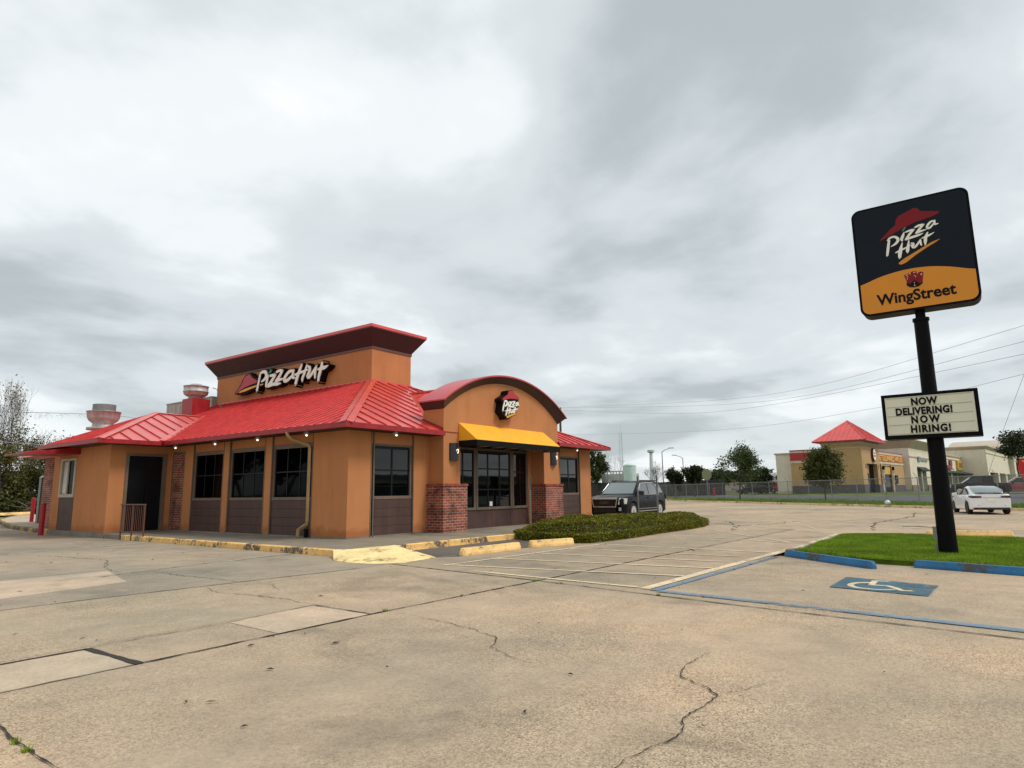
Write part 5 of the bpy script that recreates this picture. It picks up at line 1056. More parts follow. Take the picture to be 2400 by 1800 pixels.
hz_=plain('hazed_steel',(.62,.66,.70),.8,var=.05)  # mast and tower steel paled, haze put into the colour
for i in range(3):
    a=i*2.094; mb.tube([(1.0*math.cos(a),1.0*math.sin(a),0),(.8*math.cos(a),.8*math.sin(a),27.5)],.13,4)
for k in range(18):
    for i in range(3):
        a=i*2.094;b2=(i+1)*2.094; mb.tube([(.9*math.cos(a),.9*math.sin(a),k*1.5),(.9*math.cos(b2),.9*math.sin(b2),k*1.5+1.5)],.07,3,cap=False)
mb.build('lattice',hz_,m); MB().tube([(0,0,27),(0,0,31)],.06,4).build('antenna',hz_,m)
m=thing('water_tower','pale distant tower with a flat round head on the skyline','tower',(314.4,131.3,.6),local=True)
MB().tube([(0,0,0),(0,0,9),(0,0,21)],[1.7,1.2,.8],10).build('shaft',hz_,m); MB().lathe([(.8,20.2),(1.9,20.8),(1.9,21.8),(.4,22.2)],(0,0,0),16).build('head',plain('hazed_green_steel',(.48,.56,.58),.8,var=.05),m)  # head green lightened too, haze put into the colour
m=thing('storage_tank','pale green upright storage tank with domed top','tank',(90.1,35.1,.3),local=True)
MB().tube([(0,0,0),(0,0,5.1)],1.1,24).build('shell',plain('hazed_pale_green_tank',(.56,.68,.64),.6,var=.12,streak=.1),m); MB().lathe([(1.12,5.1),(.8,5.45),(.3,5.62),(.02,5.66)],(0,0,0),24).build('dome',plain('hazed_pale_green_tank',(.56,.68,.64),.6,var=.12),m,smooth=True)  # pale green lightened further, with haze put into the colour
m=thing('shed','white streaked metal shed with a timber rack on its roof','shed',(92.3,42.3,.2)); mb=MB()
p0,p1=Vector((92.8,42.0)),Vector((91.4,36.4)); mb.prism([(p0.x,p0.y,.1),(p1.x,p1.y,.1),(p1.x,p1.y,4.25),(p0.x,p0.y,4.25)],(2.5,-1.2,0)); mb.build('wall',plain('streaked_white_metal',(.55,.56,.54),.6,var=.15,streak=.45,scale=1),m)
mb=MB()
for i in range(8):
    q=p0+(p1-p0)*(i/7*.85); mb.box((q.x,q.y-.05,4.25),(q.x+.1,q.y+.05,4.7))
mb.prism([(p0.x,p0.y,4.6),(p0.x,p0.y,4.75),(p0.x+(p1.x-p0.x)*.85,p0.y+(p1.y-p0.y)*.85,4.75),(p0.x+(p1.x-p0.x)*.85,p0.y+(p1.y-p0.y)*.85,4.6)],(.1,0,0)); mb.build('timber_rack',plain('old_timber',(.28,.19,.11),.9,var=.2),m)
# sign disc, red bollard, orange roofed house, warehouse
m=thing('road_sign','dull yellow-green sign disc on a grey pole behind the fence','sign',(70.3,14.7,.28),R(-18),local=True)
MB().tube([(0,0,0),(0,0,2.6)],.05,8).build('pole',M['grey'],m); MB().prism([(-.03,.78*math.cos(R(22.5+45*i)),2.95+.78*math.sin(R(22.5+45*i))) for i in range(8)],(.04,0,0)).build('sign_plate',plain('olive_sign_back',(.22,.23,.12),.5,var=.1),m)
m=thing('bollard','slim red post by the board fence beyond the chain-link','bollard',(76.7,16.1,.44),local=True); MB().tube([(0,0,0),(0,0,1.15)],.16,10).build('post',M['red_paint'],m)
m=thing('house','house with orange tiled roof behind the verge tree','house',(123,28.5,.6),R(5),local=True)
MB().box((0,-3.6,0),(6,3.6,2.4)).build('wall',M['beige_trim'],m); MB().prism([(-.4,-3.9,2.4),(6.4,-3.9,2.4),(3,-3.9,3.6)],(0,7.8,0)).build('roof',plain('orange_tile',(.55,.12,.05),.8,var=.2),m)
m=thing('warehouse','long low pale warehouse on the horizon','warehouse',(160,28,.6),R(-4),local=True)
MB().box((0,-7,0),(12,12,3.6)).build('wall',plain('pale_cladding',(.45,.43,.40),.7,var=.1),m); MB().prism([(-.2,-7.2,3.6),(12.2,-7.2,3.6),(6,-7.2,4.9)],(0,19.4,0)).build('roof',plain('dull_sheet',(.42,.40,.38),.6,var=.1),m)
# ================================================================ UTILITY POLE AND WIRES
m=thing('utility_pole','wooden utility pole whose crossarm tip shows behind the arch','utility pole',(47.4,22.3,0),R(-54),local=True)
MB().tube([(0,0,0),(0,0,10.3)],[.17,.11],10).build('pole',M['bark'],m); MB().box((-.06,-1.1,9.9),(.06,1.1,10.05)).build('crossarm',M['bark'],m)
mb=MB()
for y in (-1.0,0,1.0): mb.lathe([(.03,0),(.06,.06),(.04,.12),(.06,.18),(.01,.22)],(0,y,10.05),8)
mb.build('insulator',M['grey'],m)
wm_=plain('grey_cable',(.30,.31,.32),.6,var=0)
def wire(label,pts,r=.009,group='overhead wires'):
    P=catmull([tuple(p) for p in pts],8); o=MB().tube(P,r,4,cap=False).build('power_line',wm_,fix=False); tag(o,label,'power line',group)
def ext(p,q,t): return tuple(q[i]+(q[i]-p[i])*t for i in range(3))
w1=[(47.3,22.5,10.3),(39.51,-.78,8.49),(21.22,-16.43,7.87)]; wire('topmost overhead wire, rising to the right over the sign pole',w1+[(12,-24,8.2)])
wire('second overhead wire below the topmost',[(47.4,22.3,10.26),(39.49,-.75,8.02),(21.16,-16.36,7.2),(12,-24,7.3)]); wire('third overhead wire from the top',[(47.6,22.0,10.02),(41.3,3.53,7.74),(21.1,-16.3,6.67),(12,-24,6.7)])
wire('lowest long overhead wire, crossing behind the message board',[(63.6,34.0,9.05),(47.2,5.64,6.74),(33.5,-9.54,6.25),(23.6,-16.3,6.18),(15,-23,6.3)])
wire('steep guy wire beside the strip mall arch',[(51.7,-17.6,9.87),(56.5,-15.6,5.18),(59.5,-14.3,1.8)],.015)
wire('vine-hung wire crossing the sky at the left edge',[(2.0,50,8.2),(4.8,46.9,8.03),(8.53,41.81,7.78),(15.3,49.5,8.7),(30,66,10)],.02); wire('lower wire in front of the thicket at the left edge',[(2.0,42,5.5),(3.25,40.57,5.28),(4.92,38.27,5.03),(8,34,4.7)],.02)
mb=MB(); rr=random.Random(12)
for i in range(26):
    t=rr.uniform(.2,1); p=Vector((4.8+(8.53-4.8)*t,46.9-5.1*t,8.0-.25*t)); q=p+Vector((rr.uniform(-.4,.4),0,-rr.uniform(.1,.6))); mb.tube([p,(p+q)/2+Vector((rr.uniform(-.2,.2),0,0)),q],.007,3,cap=False)
tag(mb.build('vine','twig' and M['twig'],fix=False),'dead vine tangles hanging from the wire at the left','vine')
# ================================================================ RED ROADSIDE SIGN AT THE RIGHT EDGE
m=thing('roadside_sign','red roadside sign with yellow lettering, cut by the right edge','sign',(48.4,-16.6,.45),R(-14),local=True)
MB().tube([(.1,-.9,0),(.1,-.9,1.6)],.08,8).build('pole',M['grey'],m)
def bx(y0,y1,z0,z1): return [(0,y0,z0),(0,y1,z0),(0,y1,z1),(0,y0,z1)]
c=MB(); c.prism([(0,-1.9,1.15),(0,.05,1.35),(0,.28,2.2),(0,.10,2.85),(0,-1.9,3.05)],(.35,0,0)); sf=c.build('sign_cabinet',plain('bright_red_sign',(.62,.02,.012),.4,var=.05),m)
c=MB(); c.prism([(-.01,.04,2.86),(-.01,-1.9,3.06),(-.01,-1.9,3.22),(-.01,-.2,3.05)],(.37,0,0)); c.build('top_strip',M['white_metal'],m)
text('TACO',.5,Matrix(((0,0,-1,-.02),(-1,0,0,-.75),(0,1,0,2.35),(0,0,0,1))),plain('sign_pale_yellow',(.85,.55,.10),.4,var=.04),'lettering',sf,off=.02)
c=MB(); 
for k in range(10):
    t0,t1=k/10,(k+1)/10; f_=lambda t:(-.15-1.2*t,1.95-.35*math.sin(math.pi*t*.6)); a_,b_=f_(t0),f_(t1); c.prism([(-.02,a_[0],a_[1]-.12),(-.02,b_[0],b_[1]-.12),(-.02,b_[0],b_[1]+.05),(-.02,a_[0],a_[1]+.05)],(.01,0,0))
c.build('swoosh',plain('sign_pale_yellow',(.85,.55,.10),.4,var=.04),sf)
c=MB(); c.box((0,-1.5,.35),(.2,-.02,1.0)); lb_=c.build('letter_board',M['black'],m); MB().box((-.01,-1.45,.42),(-.002,-.07,.95)).build('board_face',M['white_metal'],lb_)
# ================================================================ STRIP MALL across the street (own frame: u along the front, v back along the side)
MO=Vector((75.36,-2.46,.60)); MAng=R(-6)
def mall_thing(name,label,cat): return thing(name,label,cat,tuple(MO),MAng,local=True)
def mp(name,mb,m,parent,**k): return mb.build(name,M[m] if isinstance(m,str) else m,parent,**k)
H0=.08                                       # local heights are measured from z=.68
# --- chicken-red corner restaurant with pyramid tower
b=mall_thing('corner_shop','tan and red-banded fast food building with a red pyramid roof tower','shop')
B_=lambda u0,u1,v0,v1,z0,z1:MB().box((u0,v0,z0-.6),(u1,v1,z1-.6))
w=MB().box((.4,.0,1.02),(.7,8.45,4.0)).box((.7,8.2,0),(24,8.45,5.3)).box((8.1,0.4,1.02),(23.3,.7,3.8)).box((23.0,.7,0),(23.3,8.2,5.4)); mp('wall',w,'stucco_gold',b)
mp('stone_base',MB().box((.33,0.0,0),(.7,8.47,1.02)).box((8.1,.33,0),(10.0-1.9,.7,1.02)).box((15.6,.33,0),(23.35,.7,1.02)),plain('grey_stone_base',(.085,.082,.085),.85,var=.35,scale=4),b)
_rb=plain('red_band_panel',(.42,.03,.028),.5,var=.06); mp('red_band',MB().box((.36,4.47,4.2),(.7,8.47,5.2)),_rb,b); mp('red_band',MB().box((8.2,.36,4.1),(23.32,.7,5.05)),_rb,b)
mp('cream_band',MB().box((.34,4.47,3.9),(.7,8.48,4.2)).box((.34,4.47,5.2),(.7,8.48,5.45)).box((8.2,.34,3.8),(23.33,.7,4.1)).box((8.2,.34,5.05),(23.33,.7,5.35)),'cream',b)
mp('parapet_cap',MB().box((.30,4.47,5.45),(.75,8.5,5.56)).box((8.2,.30,5.35),(23.36,.75,5.47)),'gutter',b)
tw=mp('tower',MB().box((0,0,3.62),(8.1,4.45,5.95)).box((0,.01,1.1),(1.9,4.45,3.62)).box((6.9,.01,1.1),(8.1,4.45,3.62)).box((1.9,3,0),(6.9,4.4,3.62)),'stucco_gold',b)
mp('tower_base',MB().box((-.06,-.05,0),(1.9,4.5,1.1)).box((6.9,-.05,0),(8.16,4.5,1.1)),plain('grey_stone_base',(.10,.095,.095),.85,var=.35,scale=4),tw)
mp('frieze',MB().box((-.08,-.08,5.95),(8.18,4.53,6.35)).box((-.02,-.02,5.5),(8.12,4.47,5.56)),'cream',tw)
r=MB(); e0,e1,g0,g1=-.8,8.9,-.8,5.25; ap=(3.9,2.25,9.15); q=[(e0,g0,6.4),(e1,g0,6.4),(e1,g1,6.4),(e0,g1,6.4)]
for i in range(4): r.poly([q[i],q[(i+1)%4],ap])
r.poly(q)
for i in range(4):
    p0,p1=Vector(q[i]),Vector(q[(i+1)%4]); A_=Vector(ap); nn=(p1-p0).cross(A_-p0).normalized(); nn=nn if nn.z>0 else -nn
    for k in range(1,11):
        t=k/11; s0=p0+(p1-p0)*t; foot=p0+(p1-p0)*.5; s1=s0+(A_-foot)*(1-abs(2*t-1))*.97; d=(s1-s0).normalized(); c_=d.cross(nn)*.025; r.prism([s0-c_,s0+c_,s0+c_+nn*.06,s0-c_+nn*.06],s1-s0)
    d=(A_-p0).normalized(); r.tube([p0,A_],.09,5,cap=False)
mp('pyramid_roof',r,'roof',tw); mp('eave',MB().box((e0,g0,6.27),(e1,g1,6.395)),'gutter',tw)
mp('doorway',MB().box((1.9,.5,0),(6.9,.6,3.62)),'glass',tw); mp('transom_sign',MB().box((2.0,.44,2.5),(4.3,.5,3.4)),plain('orange_poster',(.62,.22,.02),.5,var=.4,scale=2),tw)
mp('tower_sign',MB().prism([(5.0+.75*math.cos(R(t))*(1 if True else 1),-.25,4.75+.85*math.sin(R(t))*(1.0)) for t in range(0,360,30)],(0,.25,0)),plain('dark_sign_case',(.09,.02,.02),.5,var=.1),tw)
mp('sign_face',MB().prism([(5.0+.6*math.cos(R(t)),-.27,4.75+.72*math.sin(R(t))) for t in range(0,360,30)],(0,.015,0)),'sgn_white',tw)
mp('sign_patch',MB().box((4.6,-.285,4.5),(5.4,-.275,4.72)).box((4.7,-.285,4.9),(5.35,-.275,5.05)),'sgn_red',tw)
def wf(u,v,z): return Matrix(((1,0,0,u),(0,0,-1,v),(0,1,0,z),(0,0,0,1)))
for k,(u,s) in enumerate(((9.0,'BETTER'),(13.2,'CHICKEN'),(17.6,'BARBEQUE'))): 
    pass
text('BETELUNNED HPLUIE',1.0,wf(15.7,.30,4.22),M['sgn_yel'],'lettering',b,off=.035,ext=.05,xscale=1.42)
for u0,u1,g_ in ((8.2,10.0,'black'),(11.1,15.3,'glass')):
    o=mp('shop_window',MB().box((u0,.38,0),(u1,.5,3.55)),'glass',b)
    mp('poster',MB().box((u0+.2,.33,2.45),(u1-.4,.375,3.4)),plain('poster_yellow',(.65,.36,.05),.5,var=.4,scale=1.5),o)
mp('stone_pier',MB().box((10.0,.25,0),(11.1,.7,1.05)).box((15.3,.2,0),(16.1,.7,1.05)),'beige_trim',b); mp('pier',MB().box((10.05,.28,1.05),(11.05,.7,3.8)).box((15.35,.25,1.05),(16.0,.7,3.8)),'stucco_gold',b)
for u in (1.5,7.3,10.5,15.7):
    c=MB(); 
    for k in range(5): c.tube([(u+.12*math.sin(k*1.9),.12,1.3+k*.32),(u+.12*math.sin((k+1)*1.9),.12,1.3+(k+1)*.32)],.07,4)
    mp('wavy_ornament',c,'white_metal',b); mp('wall_lamp',MB().box((u-.12,.0,3.0),(u+.12,.25,3.5)),'black',b)
mp('menu_box',MB().box((17.1,.2,1.2),(18.5,.33,2.35)),'black',b)
# --- beige side block behind and the strip of shops
s=mall_thing('strip_mall','long beige strip mall with flared tower cornices and dark shopfronts','shopping centre')
w=MB(); w.box((1.2,8.46,0),(23,10.6,5.1)); w.box((23.4,.9,0),(24.4,9,4.9)); w.box((24.2,-.3,0),(28.9,9,6.4)); w.box((28.9,-.3,3.5),(39.0,9,6.4)); w.box((35.5,-.3,0),(39.0,9,3.5)); w.box((39.0,.9,3.55),(80,9,6.55))
for u in (43,50,58,66,73): w.box((u,.9,0),(u+1.4,2,3.55))
w.box((79.5,-3.6,3.5),(121,9,8.2)); 
for u in (79.5,96,111): w.box((u,-3.6,0),(u+3.0,9,3.5))
w.box((150,-2,0),(175,9,7.4)); mp('wall',w,'beige',s)
c=MB()
def flare(mb,x0,y0,x1,y1,z0,z1,o):
    lo=[(x0,y0,z0),(x1,y0,z0),(x1,y1,z0),(x0,y1,z0)]; hi=[(x0-o,y0-o,z1),(x1+o,y0-o,z1),(x1+o,y1+o,z1),(x0-o,y1+o,z1)]
    for i in range(4): j=(i+1)%4; mb.poly([lo[i],lo[j],hi[j],hi[i]])
    mb.poly(hi)
flare(c,24.2,-.3,39.0,9,6.42,7.5,.9); c.box((23.3,-1.2,7.502),(39.9,9.9,7.62)); c.box((1.1,8.3,5.1),(23,10.75,5.3)); c.box((39.2,.7,6.55),(79.4,9,6.85)); c.box((39.2,.8,5.9),(79.4,.9,6.0)); c.box((24.1,-.4,5.1),(39.1,-.3,5.25))
flare(c,79.5,-3.6,121,9,8.22,8.75,.5); c.box((79,-4.1,8.752),(121.5,9.5,8.9)); c.box((79.4,-3.7,7.4),(121.1,-3.6,7.55)); c.box((150,-2.3,7.4),(175,9,7.7)); c.box((23.35,.75,4.9),(24.2,9,5.1))
mp('cornice',c,'beige_trim',s)
mp('stone_base',MB().box((24.1,-.42,0),(28.95,-.3,1.0)).box((35.45,-.42,0),(39.1,-.3,1.0)).box((23.4,.8,0),(24.1,.9,1.0)),plain('brown_stone_base',(.22,.16,.12),.85,var=.35,scale=4),s)
mp('shopfront',MB().box((28.9,1.2,0),(35.5,1.3,3.5)).box((39.0,1.6,0),(80,1.7,3.5)).box((82.5,-2.6,0),(111,-2.5,3.5)).box((114,-2.6,0),(121,-2.5,3.5)),'glass',s)
c=MB(); c.prism([(39.1,.88,3.75),(39.1,-1.0,3.25),(39.1,-1.0,3.05),(39.1,.88,3.05)],(40.3,0,0)); c.prism([(28.9,-.31,3.75),(28.9,-.9,3.3),(28.9,-.9,3.1),(28.9,-.31,3.1)],(6.6,0,0)); mp('awning',c,plain('dark_green_awning',(.012,.022,.020),.8,var=.2),s)
c=MB()
for u in (29.6,31.2,32.8,34.4): c.box((u,1.1,0),(u+.12,1.19,3.4))
for u in range(41,79,3): c.box((u,1.5,0),(u+.12,1.59,3.4))
mp('mullion',c,'alu',s)
c=MB()
for u in (30.0,46,56): c.tube([(u,-.6,0),(u,-.6,3.0)],.12,8)
mp('white_column',c,'white_metal',s)
text('NAILS',1.05,wf(33,-.42,4.45),M['grey'],'shop_sign',s,ext=.08,xscale=2.2) if 0 else mp('shop_sign',MB().box((29.6,-.5,4.62),(31.4,-.32,5.3)).box((31.8,-.46,4.70),(34.6,-.32,5.15)).box((35,-.46,4.7),(36.8,-.32,5.1)),plain('pale_sign_letters',(.20,.24,.23),.5,var=.5,scale=3),s)
mp('shop_sign',MB().box((61.8,.6,4.0),(66.5,.85,4.7)).box((64.5,.6,4.7),(67,.85,5.7)).box((62.4,.5,3.9),(67.4,.58,4.1)),plain('maroon_sign',(.22,.02,.03),.5,var=.4,scale=2),s)
o=mp('shop_sign',MB().box((72.8,.5,4.0),(78.6,.88,5.9)),plain('gold_sign',(.55,.33,.03),.5,var=.3,scale=1),s); mp('sign_mark',MB().box((74.2,.44,4.5),(77.4,.49,5.4)),plain('brown_sign_mark',(.20,.10,.02),.5,var=.3),o)
a=MB(); n=14; X0,X1=122,149; ZC_=9.2
pts=[(X0,-4.6,3.0+0),(X0,-4.6,ZC_)]+[((X0+X1)/2-(X1-X0)/2*math.cos(math.pi*i/n),-4.6,ZC_+3.0*math.sin(math.pi*i/n)) for i in range(n+1)]+[(X1,-4.6,3.0)]
a.prism([(X0,-4.6,0),(X0+6,-4.6,0),(X0+6,-4.6,4)]+[((X0+X1)/2-7.5*math.cos(math.pi*i/n),-4.6,4+3.4*math.sin(math.pi*i/n)) for i in range(n+1)]+[(X1-6,-4.6,0),(X1,-4.6,0)]+[(X1,-4.6,ZC_)]+[((X0+X1)/2+(X1-X0)/2*math.cos(math.pi*i/n),-4.6,ZC_+2.6*math.sin(math.pi*i/n)) for i in range(n+1)]+[(X0,-4.6,ZC_)],(0,13,0))
ga=mp('arch_gable',a,'beige',s); c=MB()
for i in range(n):
    f_=lambda k,o:((X0+X1)/2-((X1-X0)/2+o)*math.cos(math.pi*k/n),ZC_+(2.6+o*.6)*math.sin(math.pi*k/n)+.02)
    p0,p1,p2,p3=f_(i,0.05),f_(i+1,0.05),f_(i+1,1.8),f_(i,1.8); c.prism([(p0[0],-6,p0[1]),(p1[0],-6,p1[1]),(p2[0],-6,p2[1]),(p3[0],-6,p3[1])],(0,15,0))
c.box((X0-1.8,-6,ZC_-.9),(X0-.01,9,ZC_+.02)); c.box((X1+.01,-6,ZC_-.9),(X1+1.8,9,ZC_+.02)); mp('arch_cornice',c,'beige_trim',ga)
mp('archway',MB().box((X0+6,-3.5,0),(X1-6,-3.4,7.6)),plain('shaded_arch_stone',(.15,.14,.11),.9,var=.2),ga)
o=mp('shop_sign',MB().prism([(132,-5.1,8.6),(141.5,-5.1,9.6),(141.5,-5.1,11.2),(132,-5.1,10.9)],(0,.45,0)),'sgn_red',ga); mp('sign_lower',MB().prism([(132.6,-5.0,6.9),(140,-5.0,7.6),(141,-5.0,9.5),(132.2,-5.0,8.55)],(0,.35,0)),'sgn_yel',o)
# ================================================================ VEHICLES
def interp(tab,x):
    if x<=tab[0][0]: return tab[0][1]
    for (a,b),(c,d) in zip(tab,tab[1:]):
        if x<=c: 
            t=(x-a)/(c-a); t=t*t*(3-2*t)*.5+t*.5; return b+(d-b)*t
    return tab[-1][1]
def vehicle(name,label,cat,sp,paint,glass,scale=1.0,group=None):
    t=thing(name,label,cat,(0,0,0),0,group,local=True); Lf,Lr=sp['front'],sp['rear']; W_=sp['w']/2; zb=sp['zb']; wr=sp['wr']; ax=sp['axles']
    N_=64; mb=MB(); ring=None; ar=wr*1.14
    def arch(x):
        z=zb
        for a_ in ax:
            if abs(x-a_)<ar: z=max(z,wr+math.sqrt(ar*ar-(x-a_)**2))
        return z
    for i in range(N_+1):
        x=Lf+(Lr-Lf)*i/N_; zt=interp(sp['top'],x); wd=W_*interp(sp['plan'],x); za=arch(x); zm=max(zb+(zt-zb)*.55,za+.03); zl=interp(sp['low'],x); zl=max(zl,zb)
        zo=max(za,zl); zm=max(zm,zo+.04); zs=zt-.07; zm=min(zm,zs-.01)
        P=[(0,zl),(wd*.60,zl),(wd*.62,zo),(wd*.93,zo+.0),(wd*.985,zo+.035),(wd,zm),(wd*.975,zs),(wd*.93,zt-.012),(wd*.70,zt+.01),(0,zt+.03)]
        k=len(P)*2-2; row=[(x,y,z) for y,z in P]+[(x,-y,z) for y,z in P[-2:0:-1]]; mb.v+=row
    k=18
    for i in range(N_):
        for j in range(k):
            j2=(j+1)%k; mb.f.append((i*k+j,i*k+j2,(i+1)*k+j2,(i+1)*k+j)); jj=j if j<9 else 17-j; mb.m.append(1 if jj<=2 else (1 if jj==3 and sp.get('clad') else 0))
    mb.f.append(tuple(range(k))); mb.m.append(0); mb.f.append(tuple(range(N_*k,(N_+1)*k))); mb.m.append(0)
    body=mb.build('body',[paint,M['plastic']],t,smooth=True); 
    try:
        body.data.set_sharp_from_angle(angle=R(32))
    except Exception: pass
    # greenhouse
    g=MB(); GX=sp['gx']; zr=sp['zr']; zbt=sp['belt']; K_t=sp['tumble']; n=len(GX)
    for (x,z,wf_) in GX:
        wb=W_*sp.get('gw',.94)*wf_; z=max(z,zbt+.001); y=wb-K_t*(z-zbt)
        for q in ((x,wb,zbt-.06),(x,y,z-.05 if z>zbt+.1 else z),(x,y-.09,z),(x,0,z+.02),(x,-y+.09,z),(x,-y,z-.05 if z>zbt+.1 else z),(x,-wb,zbt-.06)): g.v.append(q)
    for i in range(n-1):
        for j in range(6): g.f.append((i*7+j,i*7+j+1,(i+1)*7+j+1,(i+1)*7+j)); g.m.append(0)
    for i in (0,n-1): g.f.append(tuple(i*7+j for j in range(7))); g.m.append(0)
    cabn=g.build('roof',paint,t,smooth=True)
    try: cabn.data.set_sharp_from_angle(angle=R(32))
    except Exception: pass
    wb0=W_*sp.get('gw',.94)
    def side(poly,y_off,nm,mat,parent,s):
        P=[]; 
        for x,z in poly: P.append((x,s*(wb0*interp([(a,c) for a,b,c in sorted(GX)],x)-K_t*(z-zbt)+y_off),z))
        return MB().prism(P,(0,-s*.012,0)).build(nm,mat,parent)
    for s in (1,-1):
        for poly in sp['side_windows']: side(poly,.010,'window',glass,t,s)
        if sp.get('chrome'): 
            c=MB()
            for a_,b_ in zip(sp['chrome'],sp['chrome'][1:]):
                f_=lambda p:(p[0],s*(wb0-K_t*(p[1]-zbt)+.014),p[1]); c.tube([f_(a_),f_(b_)],.018,5)
            c.build('chrome_trim',M['rim'],t)
    def across(x0,z0,x1,z1,w0,w1,off,nm,mat,bow=.05,parent=None):
        mb=MB(); nn=10; nx=Vector((z1-z0,0,-(x1-x0))).normalized(); nx=nx if nx.z>0 else -nx
        for i in range(nn+1):
            s_=-1+2*i/nn
            for (x,z,w_,) in ((x0,z0,w0),(x1,z1,w1)):
                b_=-bow*s_*s_*(1 if x0>0 else -1); p=Vector((x+b_,w_*s_,z))+nx*off; mb.v.append(tuple(p))
        for i in range(nn): mb.f.append((2*i,2*i+1,2*i+3,2*i+2)); mb.m.append(0)
        return mb.build(nm,mat,parent or t,smooth=True)
    across(*sp['windshield'],.03,'windshield',glass)
    if 'rearprof' in sp:
        g=MB(); 
        for x,z,w_ in sp['rearprof']:
            for i in range(7): s_=-1+i/3; g.v.append((x-.012,w_*s_,z+.045-.012*s_*s_))
        for k in range(len(sp['rearprof'])-1):
            for i in range(6): g.f.append((k*7+i,k*7+i+1,k*7+i+8,k*7+i+7)); g.m.append(0)
        g.build('rear_window',glass,t,smooth=True)
    else: across(*sp['rearglass'],.03,'rear_window',glass)
    # wheels
    for a_ in ax:
        for s in (1,-1):
            w_=MB(); yc=s*(W_-.12); prof=[(wr*.62,-.10),(wr*.93,-.11),(wr,-.07),(wr,.07),(wr*.93,.11),(wr*.62,.10)]
            w_.lathe(prof,(a_,yc,wr),26,'y'); wh=w_.build('wheel',M['tyre'],t)
            r_=MB(); y1=yc+s*.085; r_.lathe([(.001,0),(wr*.16,0),(wr*.16,s*.02),(.001,s*.02)],(a_,y1,wr),12,'y'); nsp=sp.get('spokes',5)
            for q in range(nsp):
                an=2*math.pi*q/nsp; d=Vector((math.cos(an),0,math.sin(an))); e=Vector((-math.sin(an),0,math.cos(an))); c0=Vector((a_,y1,wr)); r_.prism([c0+d*.03+e*.03,c0+d*.03-e*.03,c0+d*wr*.62-e*.05,c0+d*wr*.62+e*.05],(0,s*.018,0))
            r_.lathe([(wr*.58,0),(wr*.66,0),(wr*.66,s*.02),(wr*.58,s*.02)],(a_,y1,wr),26,'y'); r_.build('rim',sp.get('rimm',M['rim']),wh)
    for nm,mat,polys in sp.get('extras',[]):
        for P,vec in polys: MB().prism(P,vec).build(nm,mat,t)
    for s in (1,-1):
        x,z=sp['mirror']; MB().prism([(x+.12,s*(W_-.06),z-.05),(x+.02,s*(W_+.17),z-.06),(x-.10,s*(W_+.17),z-.05),(x-.06,s*(W_-.06),z-.03)],(0,0,.16)).build('mirror',sp.get('mirm',paint),t,bevel=.02)
    t.scale=(scale,)*3
    return t
blk=plain('black_car_paint',(.003,.0035,.006),.32,var=.02,coat=.0,spec=.15); wht=plain('white_car_paint',(.86,.86,.85),.3,var=.02,coat=.5)
wsg=plain('pale_reflecting_glass',(.10,.14,.14),.05,var=0,spec=.9,coat=1.0); drk=m_glass('dark_car_glass',(.01,.012,.014),.04,.6)
chrome=plain('chrome',(.70,.70,.69),.30,metal=.3,var=.02); hl=plain('headlamp_lens',(.62,.60,.52),.12,var=.35,scale=18,coat=.6); redl=plain('red_lens',(.22,.01,.01),.2,var=.1); smk=plain('smoked_red_lens',(.055,.02,.022),.15,var=.15)
def box8(x0,x1,y0,y1,z0,z1): return ([(x0,y0,z0),(x1,y0,z0),(x1,y1,z0),(x0,y1,z0)],(0,0,z1-z0))
SUV=dict(front=2.34,rear=-2.34,w=1.85,zb=.24,wr=.365,axles=(1.43,-1.43),belt=1.06,zr=1.66,tumble=.26,gw=.955,clad=True,
 top=[(-2.34,1.02),(-2.2,1.08),(.9,1.10),(1.15,1.08),(2.1,.99),(2.26,.95),(2.34,.88)],plan=[(-2.34,.86),(-2.1,.98),(-1.4,1),(1.5,1),(2.05,.97),(2.25,.90),(2.34,.82)],low=[(-2.34,.42),(-2.0,.28),(2.0,.25),(2.34,.36)],
 gx=[(1.18,1.06,.96),(.42,1.60,.97),(.1,1.655,.98),(-.8,1.68,1),(-1.6,1.655,.99),(-1.95,1.60,.96),(-2.26,1.10,.93)],
 side_windows=[[(.92,1.10),(.38,1.53),(-.28,1.575),(-.28,1.10)],[(-.34,1.10),(-.34,1.575),(-.95,1.565),(-1.22,1.38),(-1.30,1.10)],[(-1.42,1.14),(-1.36,1.40),(-1.12,1.55),(-1.70,1.52),(-2.0,1.14)]],
 chrome=[(.98,1.08),(.40,1.56),(-.3,1.60),(-.97,1.59),(-1.25,1.40),(-1.34,1.08),(.98,1.075)],
 windshield=(1.14,1.10,.46,1.575,.74,.62),rearglass=(-2.22,1.18,-2.0,1.54,.66,.60),mirror=(.78,1.12),mirm=M['plastic'],spokes=5)
